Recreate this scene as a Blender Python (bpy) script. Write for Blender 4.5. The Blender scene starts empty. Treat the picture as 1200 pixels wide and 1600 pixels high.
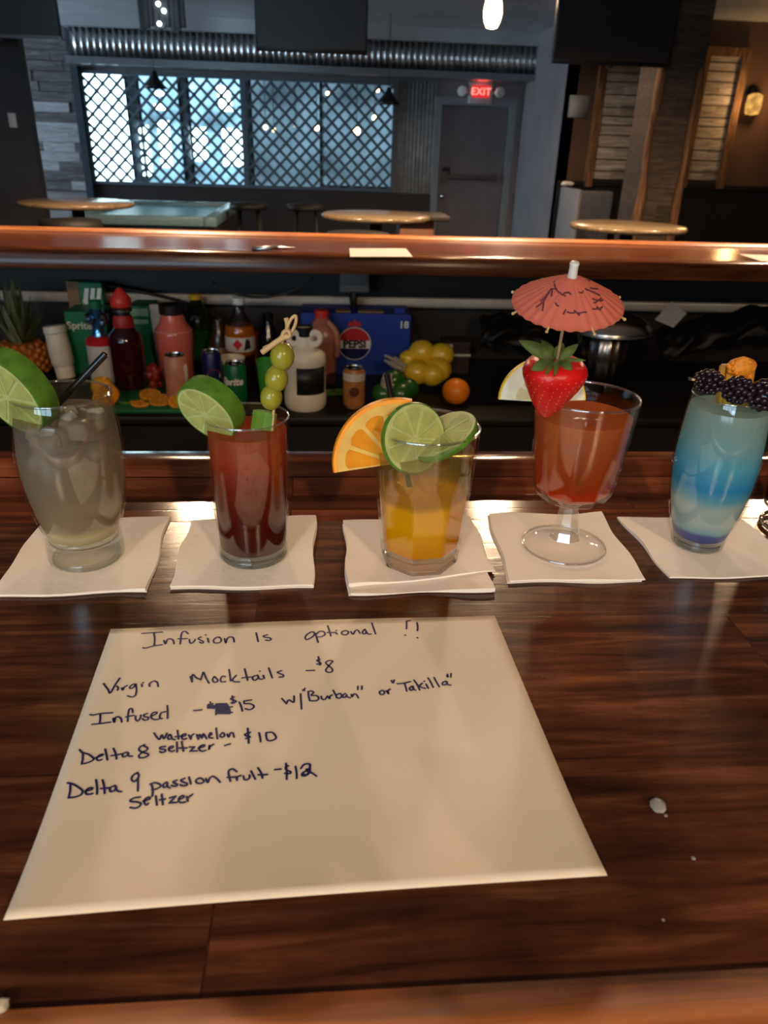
import bpy, bmesh, math, random
from mathutils import Vector, Matrix, noise as mnoise
random.seed(7)
PI = math.pi
scn = bpy.context.scene
COL = scn.collection
V = Vector

# ------------------------------------------------------------------ camera
BZ = 1.07                       # bar top height
CAMZ = BZ + 0.309
F = 1160.0                      # focal length in pixels of the 1200x1600 frame
n_ = V((0.0295, -0.897, -0.441)).normalized()          # world up seen in camera axes (x right, y down, z forward)
d_ = V(((15500 - 600) / F, (722 - 800) / F, 1.0))
d_ = (d_ - n_ * d_.dot(n_)).normalized()               # direction of the bar
e_ = n_.cross(d_)
ROT = Matrix((d_, e_, n_))
CAMP = V((0, 0, CAMZ))
RIGHT, UP, FWD = ROT @ V((1, 0, 0)), ROT @ V((0, -1, 0)), ROT @ V((0, 0, 1))
cd = bpy.data.cameras.new('camera')
cam = bpy.data.objects.new('camera', cd); COL.objects.link(cam)
cam.matrix_world = Matrix.Translation(CAMP) @ Matrix((RIGHT, UP, -FWD)).transposed().to_4x4()
cd.sensor_fit = 'HORIZONTAL'; cd.sensor_width = 36.0; cd.lens = F / 1200 * 36.0
cd.clip_start = 0.02; cd.clip_end = 60
cd.dof.use_dof = True; cd.dof.focus_distance = 0.60; cd.dof.aperture_fstop = 16.0
scn.camera = cam

# ------------------------------------------------------------------ world, exposure, lamps
w = bpy.data.worlds.new('world'); scn.world = w; w.use_nodes = True
w.node_tree.nodes['Background'].inputs[0].default_value = (0.55, 0.75, 1, 1)
w.node_tree.nodes['Background'].inputs[1].default_value = 0.3
vs = scn.view_settings
vs.view_transform = 'Standard'; vs.look = 'None'; vs.gamma = 1.0; vs.use_curve_mapping = False
vs.exposure = 0.55
try:
    scn.cycles.use_denoising = True
    scn.cycles.transparent_max_bounces = 32
    scn.cycles.max_bounces = 14
    scn.cycles.transmission_bounces = 12
    scn.cycles.sample_clamp_indirect = 4.0
    scn.cycles.blur_glossy = 0.6
except Exception:
    pass
WARM = (1.0, 0.70, 0.43)
SPOT_W = 185.0                  # ceiling lamps in a row beyond the opposite bar
FILL_W = 190.0                   # unseen fill lamps added on the guests' side
PENDANT_W = 5.0
WIN_REAR = 7.0                  # daylight window behind the viewer
WIN_FAR = 2.0                   # storefront beyond the lattice (factor)
SIDE_FILL = 20.0                 # added unseen window, cool fill from the far left corner
FAR_FILL_W = 60.0                    # unseen lamp added to brighten the room near the exit door
SCONCE_W = 12.0

# ------------------------------------------------------------------ helpers
def ray(x, y): return ROT @ V(((x - 600) / F, (y - 800) / F, 1.0))
def P(x, y, z=BZ):
    r = ray(x, y); return CAMP + r * ((z - CAMP.z) / r.z)
def PY(x, y, Y):
    r = ray(x, y); return CAMP + r * ((Y - CAMP.y) / r.y)
def dep(p): return (V(p) - CAMP).dot(FWD)
def pxm(p): return dep(p) / F          # metres per pixel at p

ORG = {}
def thing(name, label, cat, loc, group=None):
    o = bpy.data.objects.new(name, None); COL.objects.link(o)
    o.location = loc; o.empty_display_size = 0.02
    ORG[o] = V(loc); o['label'] = label; o['category'] = cat
    if group: o['group'] = group
    return o
def obj(name, bm, m, parent=None, smooth=True, origin=None, angle=None, recalc=True):
    me = bpy.data.meshes.new(name)
    if recalc: bmesh.ops.recalc_face_normals(bm, faces=bm.faces[:])
    if origin is None:
        if parent is not None: origin = ORG[parent]
        else:
            vv = [v.co for v in bm.verts]
            origin = V(((min(v.x for v in vv) + max(v.x for v in vv)) / 2, (min(v.y for v in vv) + max(v.y for v in vv)) / 2, min(v.z for v in vv)))
    origin = V(origin)
    bmesh.ops.translate(bm, verts=bm.verts[:], vec=-origin)
    for f in bm.faces: f.smooth = smooth
    bm.to_mesh(me); bm.free()
    if smooth and angle:
        try: me.set_sharp_from_angle(angle=math.radians(angle))
        except Exception: pass
    ms = m if isinstance(m, (list, tuple)) else [m]
    for q in ms: me.materials.append(q)
    o = bpy.data.objects.new(name, me); COL.objects.link(o)
    ORG[o] = origin
    if parent is not None:
        o.parent = parent; o.location = origin - ORG[parent]
    else: o.location = origin
    return o
def tag(o, label, cat, group=None, kind=None):
    o['label'] = label; o['category'] = cat
    if group: o['group'] = group
    if kind: o['kind'] = kind
    return o
def struct(name, bm, m, parent=None, smooth=False):
    o = obj(name, bm, m, parent, smooth)
    if parent is None: o['kind'] = 'structure'
    return o
def dup(root, off, label=None, group=None):
    r = root.copy(); COL.objects.link(r); r.location = root.location + V(off)
    ORG[r] = ORG[root] + V(off)
    if label: r['label'] = label
    if group: r['group'] = group
    for ch in list(root.children):
        c = ch.copy(); COL.objects.link(c); c.parent = r; ORG[c] = ORG[ch] + V(off)
        for g in ch.children:
            e = g.copy(); COL.objects.link(e); e.parent = c; ORG[e] = ORG[g] + V(off)
    return r

def BM(): return bmesh.new()
def box(bm, x0, x1, y0, y1, z0, z1, mi=0):
    vs_ = [bm.verts.new(p) for p in ((x0,y0,z0),(x1,y0,z0),(x1,y1,z0),(x0,y1,z0),(x0,y0,z1),(x1,y0,z1),(x1,y1,z1),(x0,y1,z1))]
    for q in ((0,3,2,1),(4,5,6,7),(0,1,5,4),(1,2,6,5),(2,3,7,6),(3,0,4,7)):
        f = bm.faces.new([vs_[i] for i in q]); f.material_index = mi
    return vs_
def rbox(bm, x0, x1, y0, y1, z0, z1, r=0.004, seg=2):
    b2 = BM(); box(b2, x0, x1, y0, y1, z0, z1)
    bmesh.ops.bevel(b2, geom=b2.edges[:], offset=r, segments=seg, affect='EDGES', profile=0.5)
    me = bpy.data.meshes.new('tmp'); b2.to_mesh(me); b2.free(); bm.from_mesh(me); bpy.data.meshes.remove(me)
    return bm
def xform(bm, M, verts=None):
    bmesh.ops.transform(bm, matrix=M, verts=verts or bm.verts[:]); return bm
def frame(c, n, up=(0, 0, 1), spin=0.0):
    """4x4 matrix at c whose local Z is n"""
    n = V(n).normalized(); up = V(up)
    if abs(n.dot(up.normalized())) > 0.98: up = V((0, 1, 0))
    x = up.cross(n).normalized(); y = n.cross(x)
    M = Matrix((x, y, n)).transposed().to_4x4()
    return Matrix.Translation(V(c)) @ M @ Matrix.Rotation(spin, 4, 'Z')
def lathe(bm, prof, M=None, seg=40, cap=True, rfun=None, mi=0, close=False):
    """prof: list of (r, z); revolve about local Z of M"""
    M = M or Matrix()
    rings = []
    for (r, z) in prof:
        if r < 1e-6: rings.append([bm.verts.new(M @ V((0, 0, z)))])
        else:
            ring = []
            for i in range(seg):
                a = 2 * PI * i / seg
                rr = r * (rfun(a, z) if rfun else 1)
                ring.append(bm.verts.new(M @ V((rr * math.cos(a), rr * math.sin(a), z))))
            rings.append(ring)
    pairs = list(zip(rings, rings[1:])) + ([(rings[-1], rings[0])] if close else [])
    for A, B in pairs:
        if len(A) == 1 and len(B) == 1: continue
        for i in range(seg):
            j = (i + 1) % seg
            if len(A) == 1: f = bm.faces.new((A[0], B[j], B[i]))
            elif len(B) == 1: f = bm.faces.new((A[i], A[j], B[0]))
            else: f = bm.faces.new((A[i], A[j], B[j], B[i]))
            f.material_index = mi
    if cap and not close:
        if len(rings[0]) > 1: bm.faces.new(rings[0][::-1]).material_index = mi
        if len(rings[-1]) > 1: bm.faces.new(rings[-1]).material_index = mi
    return bm
def T(x, y, z): return Matrix.Translation(V((x, y, z)))
def tube(bm, pts, r, seg=10, cap=True, mi=0):
    pts = [V(p) for p in pts]; rings = []
    rs = r if isinstance(r, (list, tuple)) else [r] * len(pts)
    prev = None
    for i, p in enumerate(pts):
        t = (pts[min(i + 1, len(pts) - 1)] - pts[max(i - 1, 0)]).normalized()
        if prev is None:
            a = V((0, 0, 1)) if abs(t.z) < 0.9 else V((1, 0, 0))
            u = t.cross(a).normalized()
        else:
            u = (prev - t * prev.dot(t)).normalized()
        prev = u; v = t.cross(u)
        rings.append([bm.verts.new(p + (u * math.cos(2 * PI * k / seg) + v * math.sin(2 * PI * k / seg)) * rs[i]) for k in range(seg)])
    for A, B in zip(rings, rings[1:]):
        for i in range(seg):
            f = bm.faces.new((A[i], A[(i + 1) % seg], B[(i + 1) % seg], B[i])); f.material_index = mi
    if cap:
        bm.faces.new(rings[0][::-1]).material_index = mi; bm.faces.new(rings[-1]).material_index = mi
    return bm
def catmull(pts, n=5):
    if len(pts) < 3: return [V(p) for p in pts]
    P_ = [V(p) for p in pts]; P_ = [2 * P_[0] - P_[1]] + P_ + [2 * P_[-1] - P_[-2]]
    out = []
    for i in range(1, len(P_) - 2):
        a, b, c, d = P_[i - 1:i + 3]
        for k in range(n):
            t = k / n
            out.append(0.5 * ((2 * b) + (c - a) * t + (2 * a - 5 * b + 4 * c - d) * t * t + (3 * b - a - 3 * c + d) * t ** 3))
    out.append(P_[-2]); return out
def ball(bm, c, r, sub=2, sc=(1, 1, 1), M=None, jit=0.0, mi=0):
    res = bmesh.ops.create_icosphere(bm, subdivisions=sub, radius=1.0)
    vs_ = res['verts']
    for v in vs_:
        q = v.co.copy()
        k = 1 + (jit * mnoise.noise(q * 2.5 + V(c) * 37) if jit else 0)
        q = V((q.x * sc[0], q.y * sc[1], q.z * sc[2])) * r * k
        v.co = (M @ q if M else q) + V(c)
    for f in set(f for v in vs_ for f in v.link_faces): f.material_index = mi
    return vs_
def ribbon(bm, pts, wd, normal=(0, 0, 1), th=0.0):
    """flat pen stroke with round ends"""
    N = V(normal); pts = [V(p) for p in pts]
    if len(pts) == 1: pts = [pts[0], pts[0] + V((1e-4, 0, 0))]
    L, Rr = [], []
    n = len(pts)
    for i, p in enumerate(pts):
        t = pts[min(i + 1, n - 1)] - pts[max(i - 1, 0)]
        if t.length < 1e-9: t = V((1, 0, 0))
        s = N.cross(t.normalized())
        L.append(bm.verts.new(p + s * wd / 2)); Rr.append(bm.verts.new(p - s * wd / 2))
    for i in range(n - 1):
        bm.faces.new((L[i], Rr[i], Rr[i + 1], L[i + 1]))
    for e, sg in ((0, -1), (n - 1, 1)):
        p = pts[e]; t = (pts[1] - pts[0]) if e == 0 else (pts[-1] - pts[-2])
        if t.length < 1e-9: t = V((1, 0, 0))
        t = t.normalized() * sg; s = N.cross(t)
        fan = [bm.verts.new(p + (s * math.cos(a) + t * math.sin(a)) * wd / 2) for a in [PI * k / 6 for k in range(7)]]
        bm.faces.new(fan)
    return bm
def text_bm(s, size, bold=0.0, extr=0.0002, align='CENTER', shear=0.0, space=1.0):
    c = bpy.data.curves.new('t', 'FONT'); c.body = s; c.size = size; c.align_x = align; c.align_y = 'CENTER'
    c.extrude = extr; c.offset = bold; c.shear = shear; c.space_character = space; c.resolution_u = 3
    o = bpy.data.objects.new('t', c); COL.objects.link(o)
    dg = bpy.context.evaluated_depsgraph_get(); dg.update()
    me = bpy.data.meshes.new_from_object(o.evaluated_get(dg))
    bm = BM(); bm.from_mesh(me)
    bpy.data.objects.remove(o); bpy.data.curves.remove(c); bpy.data.meshes.remove(me)
    return bm
def facing(c, right=(1, 0, 0), up=(0, 0, 1)):
    r = V(right).normalized(); u = V(up).normalized(); nrm = r.cross(u)
    return Matrix.Translation(V(c)) @ Matrix((r, u, nrm)).transposed().to_4x4()
def wrap(bm, cx, cy, z, r, a0):
    """bend a flat text (x along, y up) round a vertical cylinder, centred on angle a0"""
    for v in bm.verts:
        a = a0 + v.co.x / r; rr = r + v.co.z
        v.co = V((cx + rr * math.cos(a), cy + rr * math.sin(a), z + v.co.y))
    return bm
def polygon(bm, pts, th, M):
    """flat outline (x,y) extruded by th along local z"""
    a = [bm.verts.new(M @ V((x, y, 0))) for x, y in pts]; b = [bm.verts.new(M @ V((x, y, th))) for x, y in pts]
    bm.faces.new(a[::-1]); bm.faces.new(b)
    for i in range(len(pts)):
        j = (i + 1) % len(pts); bm.faces.new((a[i], a[j], b[j], b[i]))
    return bm

# ------------------------------------------------------------------ materials
def newmat(name):
    m = bpy.data.materials.new(name); m.use_nodes = True
    nt = m.node_tree; nt.nodes.clear()
    out = nt.nodes.new('ShaderNodeOutputMaterial')
    return m, nt, out
def N(nt, t, **kw):
    nd = nt.nodes.new(t)
    for k, v in kw.items(): setattr(nd, k, v)
    return nd
def setin(nd, **kw):
    for k, v in kw.items():
        k = k.replace('_', ' ')
        if k in nd.inputs: nd.inputs[k].default_value = v
def c4(c): return (c[0], c[1], c[2], 1)
def srgb(r, g, b):
    f = lambda c: (c / 255 / 12.92) if c / 255 <= 0.04045 else ((c / 255 + 0.055) / 1.055) ** 2.4
    return (f(r), f(g), f(b))
def mat(name, col, rough=0.5, metal=0.0, var=0.12, vscale=30.0, bump=0.0, bscale=200.0, spec=0.5, coat=0.0, trans=0.0, ior=1.45, sss=0.0, emit=None, es=0.0, stretch=None, alpha=1.0):
    m, nt, out = newmat(name)
    b = N(nt, 'ShaderNodeBsdfPrincipled'); nt.links.new(b.outputs[0], out.inputs[0])
    setin(b, Base_Color=c4(col), Roughness=rough, Metallic=metal, Coat_Weight=coat, Transmission_Weight=trans, IOR=ior, Alpha=alpha)
    b.inputs['Specular IOR Level'].default_value = spec
    if sss:
        b.inputs['Subsurface Weight'].default_value = sss; b.inputs['Subsurface Scale'].default_value = 0.006
    tc = N(nt, 'ShaderNodeTexCoord'); mp = N(nt, 'ShaderNodeMapping'); nt.links.new(tc.outputs['Object'], mp.inputs[0])
    if stretch: mp.inputs['Scale'].default_value = stretch
    if var:
        no = N(nt, 'ShaderNodeTexNoise'); setin(no, Scale=vscale, Detail=5.0); nt.links.new(mp.outputs[0], no.inputs['Vector'])
        r = N(nt, 'ShaderNodeValToRGB'); nt.links.new(no.outputs[0], r.inputs[0])
        r.color_ramp.elements[0].position = 0.3; r.color_ramp.elements[1].position = 0.7
        r.color_ramp.elements[0].color = c4([max(0, x * (1 - var)) for x in col]); r.color_ramp.elements[1].color = c4([min(1, x * (1 + var)) for x in col])
        nt.links.new(r.outputs[0], b.inputs['Base Color'])
    if bump:
        n2 = N(nt, 'ShaderNodeTexNoise'); setin(n2, Scale=bscale, Detail=4.0); nt.links.new(mp.outputs[0], n2.inputs['Vector'])
        bp = N(nt, 'ShaderNodeBump'); setin(bp, Strength=bump, Distance=0.002); nt.links.new(n2.outputs[0], bp.inputs['Height']); nt.links.new(bp.outputs[0], b.inputs['Normal'])
    if emit:
        b.inputs['Emission Color'].default_value = c4(emit); b.inputs['Emission Strength'].default_value = es
    return m
def emis(name, col, s, var=0.0, vscale=3.0):
    m, nt, out = newmat(name)
    e = N(nt, 'ShaderNodeEmission'); e.inputs[0].default_value = c4(col); e.inputs[1].default_value = s
    if var:
        tc = N(nt, 'ShaderNodeTexCoord'); no = N(nt, 'ShaderNodeTexNoise'); setin(no, Scale=vscale, Detail=3.0)
        nt.links.new(tc.outputs['Object'], no.inputs['Vector'])
        mr = N(nt, 'ShaderNodeMapRange'); setin(mr, From_Min=0.35, From_Max=0.65, To_Min=s * (1 - var), To_Max=s * (1 + var))
        nt.links.new(no.outputs[0], mr.inputs[0]); nt.links.new(mr.outputs[0], e.inputs[1])
    nt.links.new(e.outputs[0], out.inputs[0]); return m
def wood(name, dark, mid, light, rough=0.3, boards=None, bvar=0.25, seam=0.35, coat=0.3, wear=0.0, bump=0.15, sc=(2.0, 26.0, 26.0), swap=False, spec=0.32):
    m, nt, out = newmat(name); L = nt.links.new
    b = N(nt, 'ShaderNodeBsdfPrincipled'); L(b.outputs[0], out.inputs[0])
    tc = N(nt, 'ShaderNodeTexCoord'); mp = N(nt, 'ShaderNodeMapping'); L(tc.outputs['Object'], mp.inputs[0]); mp.inputs['Scale'].default_value = sc
    no = N(nt, 'ShaderNodeTexNoise'); setin(no, Scale=2.2, Detail=9.0, Roughness=0.62, Distortion=0.6)
    vec = mp.outputs[0]
    if boards:
        br = N(nt, 'ShaderNodeTexBrick'); br.offset = 0.37; br.offset_frequency = 2
        setin(br, Scale=1.0, Mortar_Size=0.0006, Mortar_Smooth=0.3, Bias=0.0, Brick_Width=boards[0], Row_Height=boards[1])
        br.inputs['Color1'].default_value = (0, 0, 0, 1); br.inputs['Color2'].default_value = (1, 1, 1, 1); br.inputs['Mortar'].default_value = (0.5, 0.5, 0.5, 1)
        if swap:
            rt = N(nt, 'ShaderNodeMapping'); rt.inputs['Rotation'].default_value = (PI / 2, 0, 0); L(tc.outputs['Object'], rt.inputs[0]); L(rt.outputs[0], br.inputs['Vector'])
        else: L(tc.outputs['Object'], br.inputs['Vector'])
        ad = N(nt, 'ShaderNodeVectorMath', operation='MULTIPLY_ADD'); ad.inputs[1].default_value = (7.3, 5.1, 9.7)
        L(br.outputs['Color'], ad.inputs[0]); L(mp.outputs[0], ad.inputs[2]); vec = ad.outputs[0]
    L(vec, no.inputs['Vector'])
    r = N(nt, 'ShaderNodeValToRGB'); L(no.outputs[0], r.inputs[0]); cr = r.color_ramp
    cr.elements[0].position = 0.32; cr.elements[0].color = c4(dark); cr.elements[1].position = 0.72; cr.elements[1].color = c4(light)
    e = cr.elements.new(0.52); e.color = c4(mid)
    colr = r.outputs[0]
    def mulby(sock, lo, hi, a=0.3, bb=0.7):
        nonlocal colr
        mr = N(nt, 'ShaderNodeMapRange'); setin(mr, From_Min=a, From_Max=bb, To_Min=lo, To_Max=hi); L(sock, mr.inputs[0])
        mx = N(nt, 'ShaderNodeMix', data_type='RGBA', blend_type='MULTIPLY'); mx.inputs[0].default_value = 1.0
        L(colr, mx.inputs[6]); L(mr.outputs[0], mx.inputs[7]); colr = mx.outputs[2]
    if boards:
        mulby(br.outputs['Color'], 1 - bvar, 1 + bvar, 0.0, 1.0)
        mulby(br.outputs['Fac'], 1.0, seam, 0.0, 1.0)
    rsock = None
    if wear:
        n3 = N(nt, 'ShaderNodeTexNoise'); setin(n3, Scale=5.5, Detail=7.0, Roughness=0.6); L(tc.outputs['Object'], n3.inputs['Vector'])
        mulby(n3.outputs[0], 1 - wear, 1 + wear * 1.6, 0.38, 0.68)
        mr = N(nt, 'ShaderNodeMapRange'); setin(mr, From_Min=0.35, From_Max=0.7, To_Min=rough * 0.7, To_Max=rough * 1.5); L(n3.outputs[0], mr.inputs[0]); L(mr.outputs[0], b.inputs['Roughness'])
    L(colr, b.inputs['Base Color'])
    if not wear: b.inputs['Roughness'].default_value = rough
    b.inputs['Specular IOR Level'].default_value = spec
    b.inputs['Coat Weight'].default_value = coat; b.inputs['Coat Roughness'].default_value = 0.12
    bp = N(nt, 'ShaderNodeBump'); setin(bp, Strength=bump, Distance=0.001); L(no.outputs[0], bp.inputs['Height']); L(bp.outputs[0], b.inputs['Normal'])
    return m
def thinglass(name, tint=(0.97, 0.98, 0.97), base=0.035, edge=0.42, rough=0.02, power=4.0):
    """thin wall glass: see-through with a mirror film that grows toward grazing angles"""
    m, nt, out = newmat(name); L = nt.links.new
    tr = N(nt, 'ShaderNodeBsdfTransparent'); tr.inputs[0].default_value = c4(tint)
    gl = N(nt, 'ShaderNodeBsdfGlossy'); gl.inputs[0].default_value = (1, 1, 1, 1); gl.inputs['Roughness'].default_value = rough
    lw = N(nt, 'ShaderNodeLayerWeight'); lw.inputs[0].default_value = 0.5
    pw = N(nt, 'ShaderNodeMath', operation='POWER'); pw.inputs[1].default_value = power; L(lw.outputs['Facing'], pw.inputs[0])
    mr = N(nt, 'ShaderNodeMapRange'); setin(mr, To_Min=base, To_Max=edge); L(pw.outputs[0], mr.inputs[0])
    mx = N(nt, 'ShaderNodeMixShader'); L(mr.outputs[0], mx.inputs[0]); L(tr.outputs[0], mx.inputs[1]); L(gl.outputs[0], mx.inputs[2])
    L(mx.outputs[0], out.inputs[0]); return m
def solidglass(name, col=(1, 1, 1), rough=0.0, ior=1.45, clear=0.0):
    m, nt, out = newmat(name); g = N(nt, 'ShaderNodeBsdfGlass'); g.inputs[0].default_value = c4(col); g.inputs['Roughness'].default_value = rough; g.inputs['IOR'].default_value = ior
    tr = N(nt, 'ShaderNodeBsdfTransparent'); tr.inputs[0].default_value = c4(col); mx = N(nt, 'ShaderNodeMixShader'); mx.inputs[0].default_value = clear
    nt.links.new(g.outputs[0], mx.inputs[1]); nt.links.new(tr.outputs[0], mx.inputs[2]); nt.links.new(mx.outputs[0], out.inputs[0]); return m
def liquid(name, stops, z0, z1, cloud=0.1, cscale=45.0, gloss=0.04):
    """layered drink. stops: (height 0..1, colour, clarity 0..1); coordinates are the mesh's own, z0..z1 its depth"""
    m, nt, out = newmat(name); L = nt.links.new
    tc = N(nt, 'ShaderNodeTexCoord'); sp = N(nt, 'ShaderNodeSeparateXYZ'); L(tc.outputs['Object'], sp.inputs[0])
    no = N(nt, 'ShaderNodeTexNoise'); setin(no, Scale=cscale, Detail=4.0); L(tc.outputs['Object'], no.inputs['Vector'])
    mr = N(nt, 'ShaderNodeMapRange'); setin(mr, From_Min=z0, From_Max=z1); L(sp.outputs[2], mr.inputs[0])
    ma = N(nt, 'ShaderNodeMath', operation='MULTIPLY_ADD'); ma.inputs[1].default_value = cloud; L(no.outputs[0], ma.inputs[0])
    sb = N(nt, 'ShaderNodeMath', operation='SUBTRACT'); sb.inputs[1].default_value = cloud * 0.5; L(mr.outputs[0], sb.inputs[0]); L(sb.outputs[0], ma.inputs[2])
    r = N(nt, 'ShaderNodeValToRGB'); q = N(nt, 'ShaderNodeValToRGB')
    for ramp, idx in ((r, 1), (q, 2)):
        cr = ramp.color_ramp
        for i, s in enumerate(stops):
            e = cr.elements[i] if i < 2 else cr.elements.new(s[0])
            e.position = s[0]
        for e, s in zip(sorted(cr.elements, key=lambda z: z.position), sorted(stops, key=lambda z: z[0])):
            e.color = c4(s[1]) if idx == 1 else (s[2], s[2], s[2], 1)
        L(ma.outputs[0], ramp.inputs[0])
    di = N(nt, 'ShaderNodeBsdfDiffuse'); L(r.outputs[0], di.inputs[0])
    tl = N(nt, 'ShaderNodeBsdfTranslucent'); L(r.outputs[0], tl.inputs[0])
    m1 = N(nt, 'ShaderNodeMixShader'); m1.inputs[0].default_value = 0.5; L(di.outputs[0], m1.inputs[1]); L(tl.outputs[0], m1.inputs[2])
    tr = N(nt, 'ShaderNodeBsdfTransparent')
    br = N(nt, 'ShaderNodeMix', data_type='RGBA', blend_type='MIX'); br.inputs[0].default_value = 0.35; L(r.outputs[0], br.inputs[6]); br.inputs[7].default_value = (1, 1, 1, 1); L(br.outputs[2], tr.inputs[0])
    m2 = N(nt, 'ShaderNodeMixShader'); L(q.outputs[0], m2.inputs[0]); L(m1.outputs[0], m2.inputs[1]); L(tr.outputs[0], m2.inputs[2])
    gl = N(nt, 'ShaderNodeBsdfGlossy'); gl.inputs['Roughness'].default_value = 0.08
    m3 = N(nt, 'ShaderNodeMixShader'); m3.inputs[0].default_value = gloss; L(m2.outputs[0], m3.inputs[1]); L(gl.outputs[0], m3.inputs[2])
    L(m3.outputs[0], out.inputs[0]); return m
def leafy(name, col, tcol, rough=0.45, k=0.35, var=0.2):
    """thin translucent sheet (paper, leaf, citrus flesh)"""
    m = mat(name, col, rough=rough, var=var, vscale=90)
    nt = m.node_tree; L = nt.links.new; b = [q for q in nt.nodes if q.type == 'BSDF_PRINCIPLED'][0]; out = [q for q in nt.nodes if q.type == 'OUTPUT_MATERIAL'][0]
    tl = N(nt, 'ShaderNodeBsdfTranslucent'); tl.inputs[0].default_value = c4(tcol)
    mx = N(nt, 'ShaderNodeMixShader'); mx.inputs[0].default_value = k; L(b.outputs[0], mx.inputs[1]); L(tl.outputs[0], mx.inputs[2]); L(mx.outputs[0], out.inputs[0])
    return m

# ------------------------------------------------------------------ shared materials
M_bar = wood('bar_top_wood', srgb(44,22,14), srgb(76,42,27), srgb(112,70,45), rough=0.2, boards=(0.95, 0.142), bvar=.12, seam=.6, coat=0.0, wear=0.42, sc=(3.5, 40, 40))
M_rail = wood('rail_wood', srgb(112,58,28), srgb(186,108,52), srgb(224,146,80), rough=0.38, coat=0.0)
M_strip = wood('back_strip_wood', srgb(66,30,17), srgb(104,52,30), srgb(140,78,45), rough=0.12, coat=0.0, boards=(0.9, 0.026), bump=.05)
M_opp = wood('opposite_bar_wood', srgb(66,32,17), srgb(96,50,27), srgb(120,68,38), rough=0.2, coat=0.0, bump=0.05, spec=.25)
M_black = mat('black_paint', srgb(22,18,17), rough=0.6)
M_dark = mat('dark_panel', srgb(42,36,34), rough=0.55)
M_floor = mat('floor_concrete', srgb(52,46,43), rough=0.35, vscale=4)
M_wall = mat('dark_wall_paint', srgb(72,68,70), rough=0.7, vscale=3)
M_wallg = mat('grey_wall_paint', srgb(128,124,126), rough=0.65, vscale=3)
M_ceil = mat('ceiling_paint', srgb(185,188,192), rough=0.24, vscale=2)
M_brown = mat('brown_wall', srgb(86,62,48), rough=0.6, vscale=3)
M_annex = mat('annex_paint', srgb(150,160,170), rough=0.8, vscale=2)
M_whitepl = wood('whitewashed_plank', srgb(120,108,96), srgb(165,152,138), srgb(196,186,174), rough=0.6, coat=0, boards=(3.0, 0.105), swap=True)
M_pallet = wood('weathered_plank', srgb(58,54,54), srgb(86,82,82), srgb(128,126,128), rough=0.7, coat=0)
M_pallet_l = wood('pale_weathered_plank', srgb(110,108,110), srgb(150,150,152), srgb(180,180,182), rough=0.6, coat=0)
M_rough = wood('rough_brown_wood', srgb(70,46,30), srgb(112,78,50), srgb(150,110,74), rough=0.7, coat=0, sc=(20, 20, 2))
M_clad = wood('dark_cladding', srgb(46,38,32), srgb(74,60,50), srgb(98,82,68), rough=0.7, coat=0, boards=(1.3, 0.14), swap=True)
M_steel = mat('brushed_steel', (0.62, 0.62, 0.62), rough=0.25, metal=1.0, var=0.08, vscale=20, stretch=(2, 30, 30))
M_galv = mat('corrugated_steel', (0.60, 0.61, 0.62), rough=0.3, metal=1.0, var=0.25, vscale=8)
M_chrome = mat('chrome', (0.8, 0.8, 0.8), rough=0.1, metal=1.0, var=0)
M_blackmetal = mat('black_metal', srgb(18,18,19), rough=0.4)
M_white = mat('white_plastic', srgb(225,222,214), rough=0.35, var=0.04)
M_bulb = emis('bulb_glow', (1.0, 0.66, 0.30), 16.0)
M_lampdisc = emis('lamp_glow', (1.0, 0.74, 0.46), 10.0)

def lamp(name, loc, power, col=WARM, r=0.04, parent=None, spot=None, aim=None):
    ld = bpy.data.lights.new(name, 'SPOT' if spot else 'POINT'); ld.energy = power; ld.color = col; ld.shadow_soft_size = r
    if spot: ld.spot_size = math.radians(spot); ld.spot_blend = 0.6
    o = bpy.data.objects.new(name, ld); COL.objects.link(o)
    if parent: o.parent = parent; o.location = V(loc) - ORG[parent]
    else: o.location = loc
    return o

# ------------------------------------------------------------------ room shell
CEIL = 2.68
bm = BM(); box(bm, -7, 8, -4, 17, -0.1, 0); struct('floor', bm, M_floor)
bm = BM(); box(bm, -7, 8, -4, 11.12, CEIL, CEIL + 0.1); box(bm, -7, 8, 11.12, 17, 2.9, 3.0); struct('ceiling', bm, M_ceil)
LX0, LX1, LZ0, LZ1 = -3.04, 0.92, 0.84, 2.12
DX0, DX1, DZ = 1.54, 2.44, 1.90
bm = BM()
box(bm, -7, LX0, 11, 11.12, 0, CEIL); box(bm, LX0, LX1, 11, 11.12, 0, LZ0); box(bm, LX0, LX1, 11, 11.12, LZ1, CEIL)
box(bm, LX1, DX0, 11, 11.12, 0, CEIL); box(bm, DX0, DX1, 11, 11.12, DZ, CEIL); box(bm, DX1, 8, 11, 11.12, 0, CEIL)
struct('wall_back', bm, M_wallg)
bm = BM(); box(bm, LX0 - 0.02, 1.5, 10.965, 10.998, 0, LZ0 - 0.02); struct('trim_1', bm, M_dark)          # dark wainscot under the lattice
# wall with rough rear opening room ("annex") beyond the lattice
bm = BM(); box(bm, -7.1, -7, -4, 17, 0, 3.0); struct('wall_left', bm, M_wall)
bm = BM(); box(bm, 8, 8.1, -4, 17, 0, 3.0); struct('wall_right', bm, M_brown)
bm = BM(); box(bm, 2.9, 3.0, 11.12, 17, 0, 3.0); struct('wall_annex_right', bm, M_annex)
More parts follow.
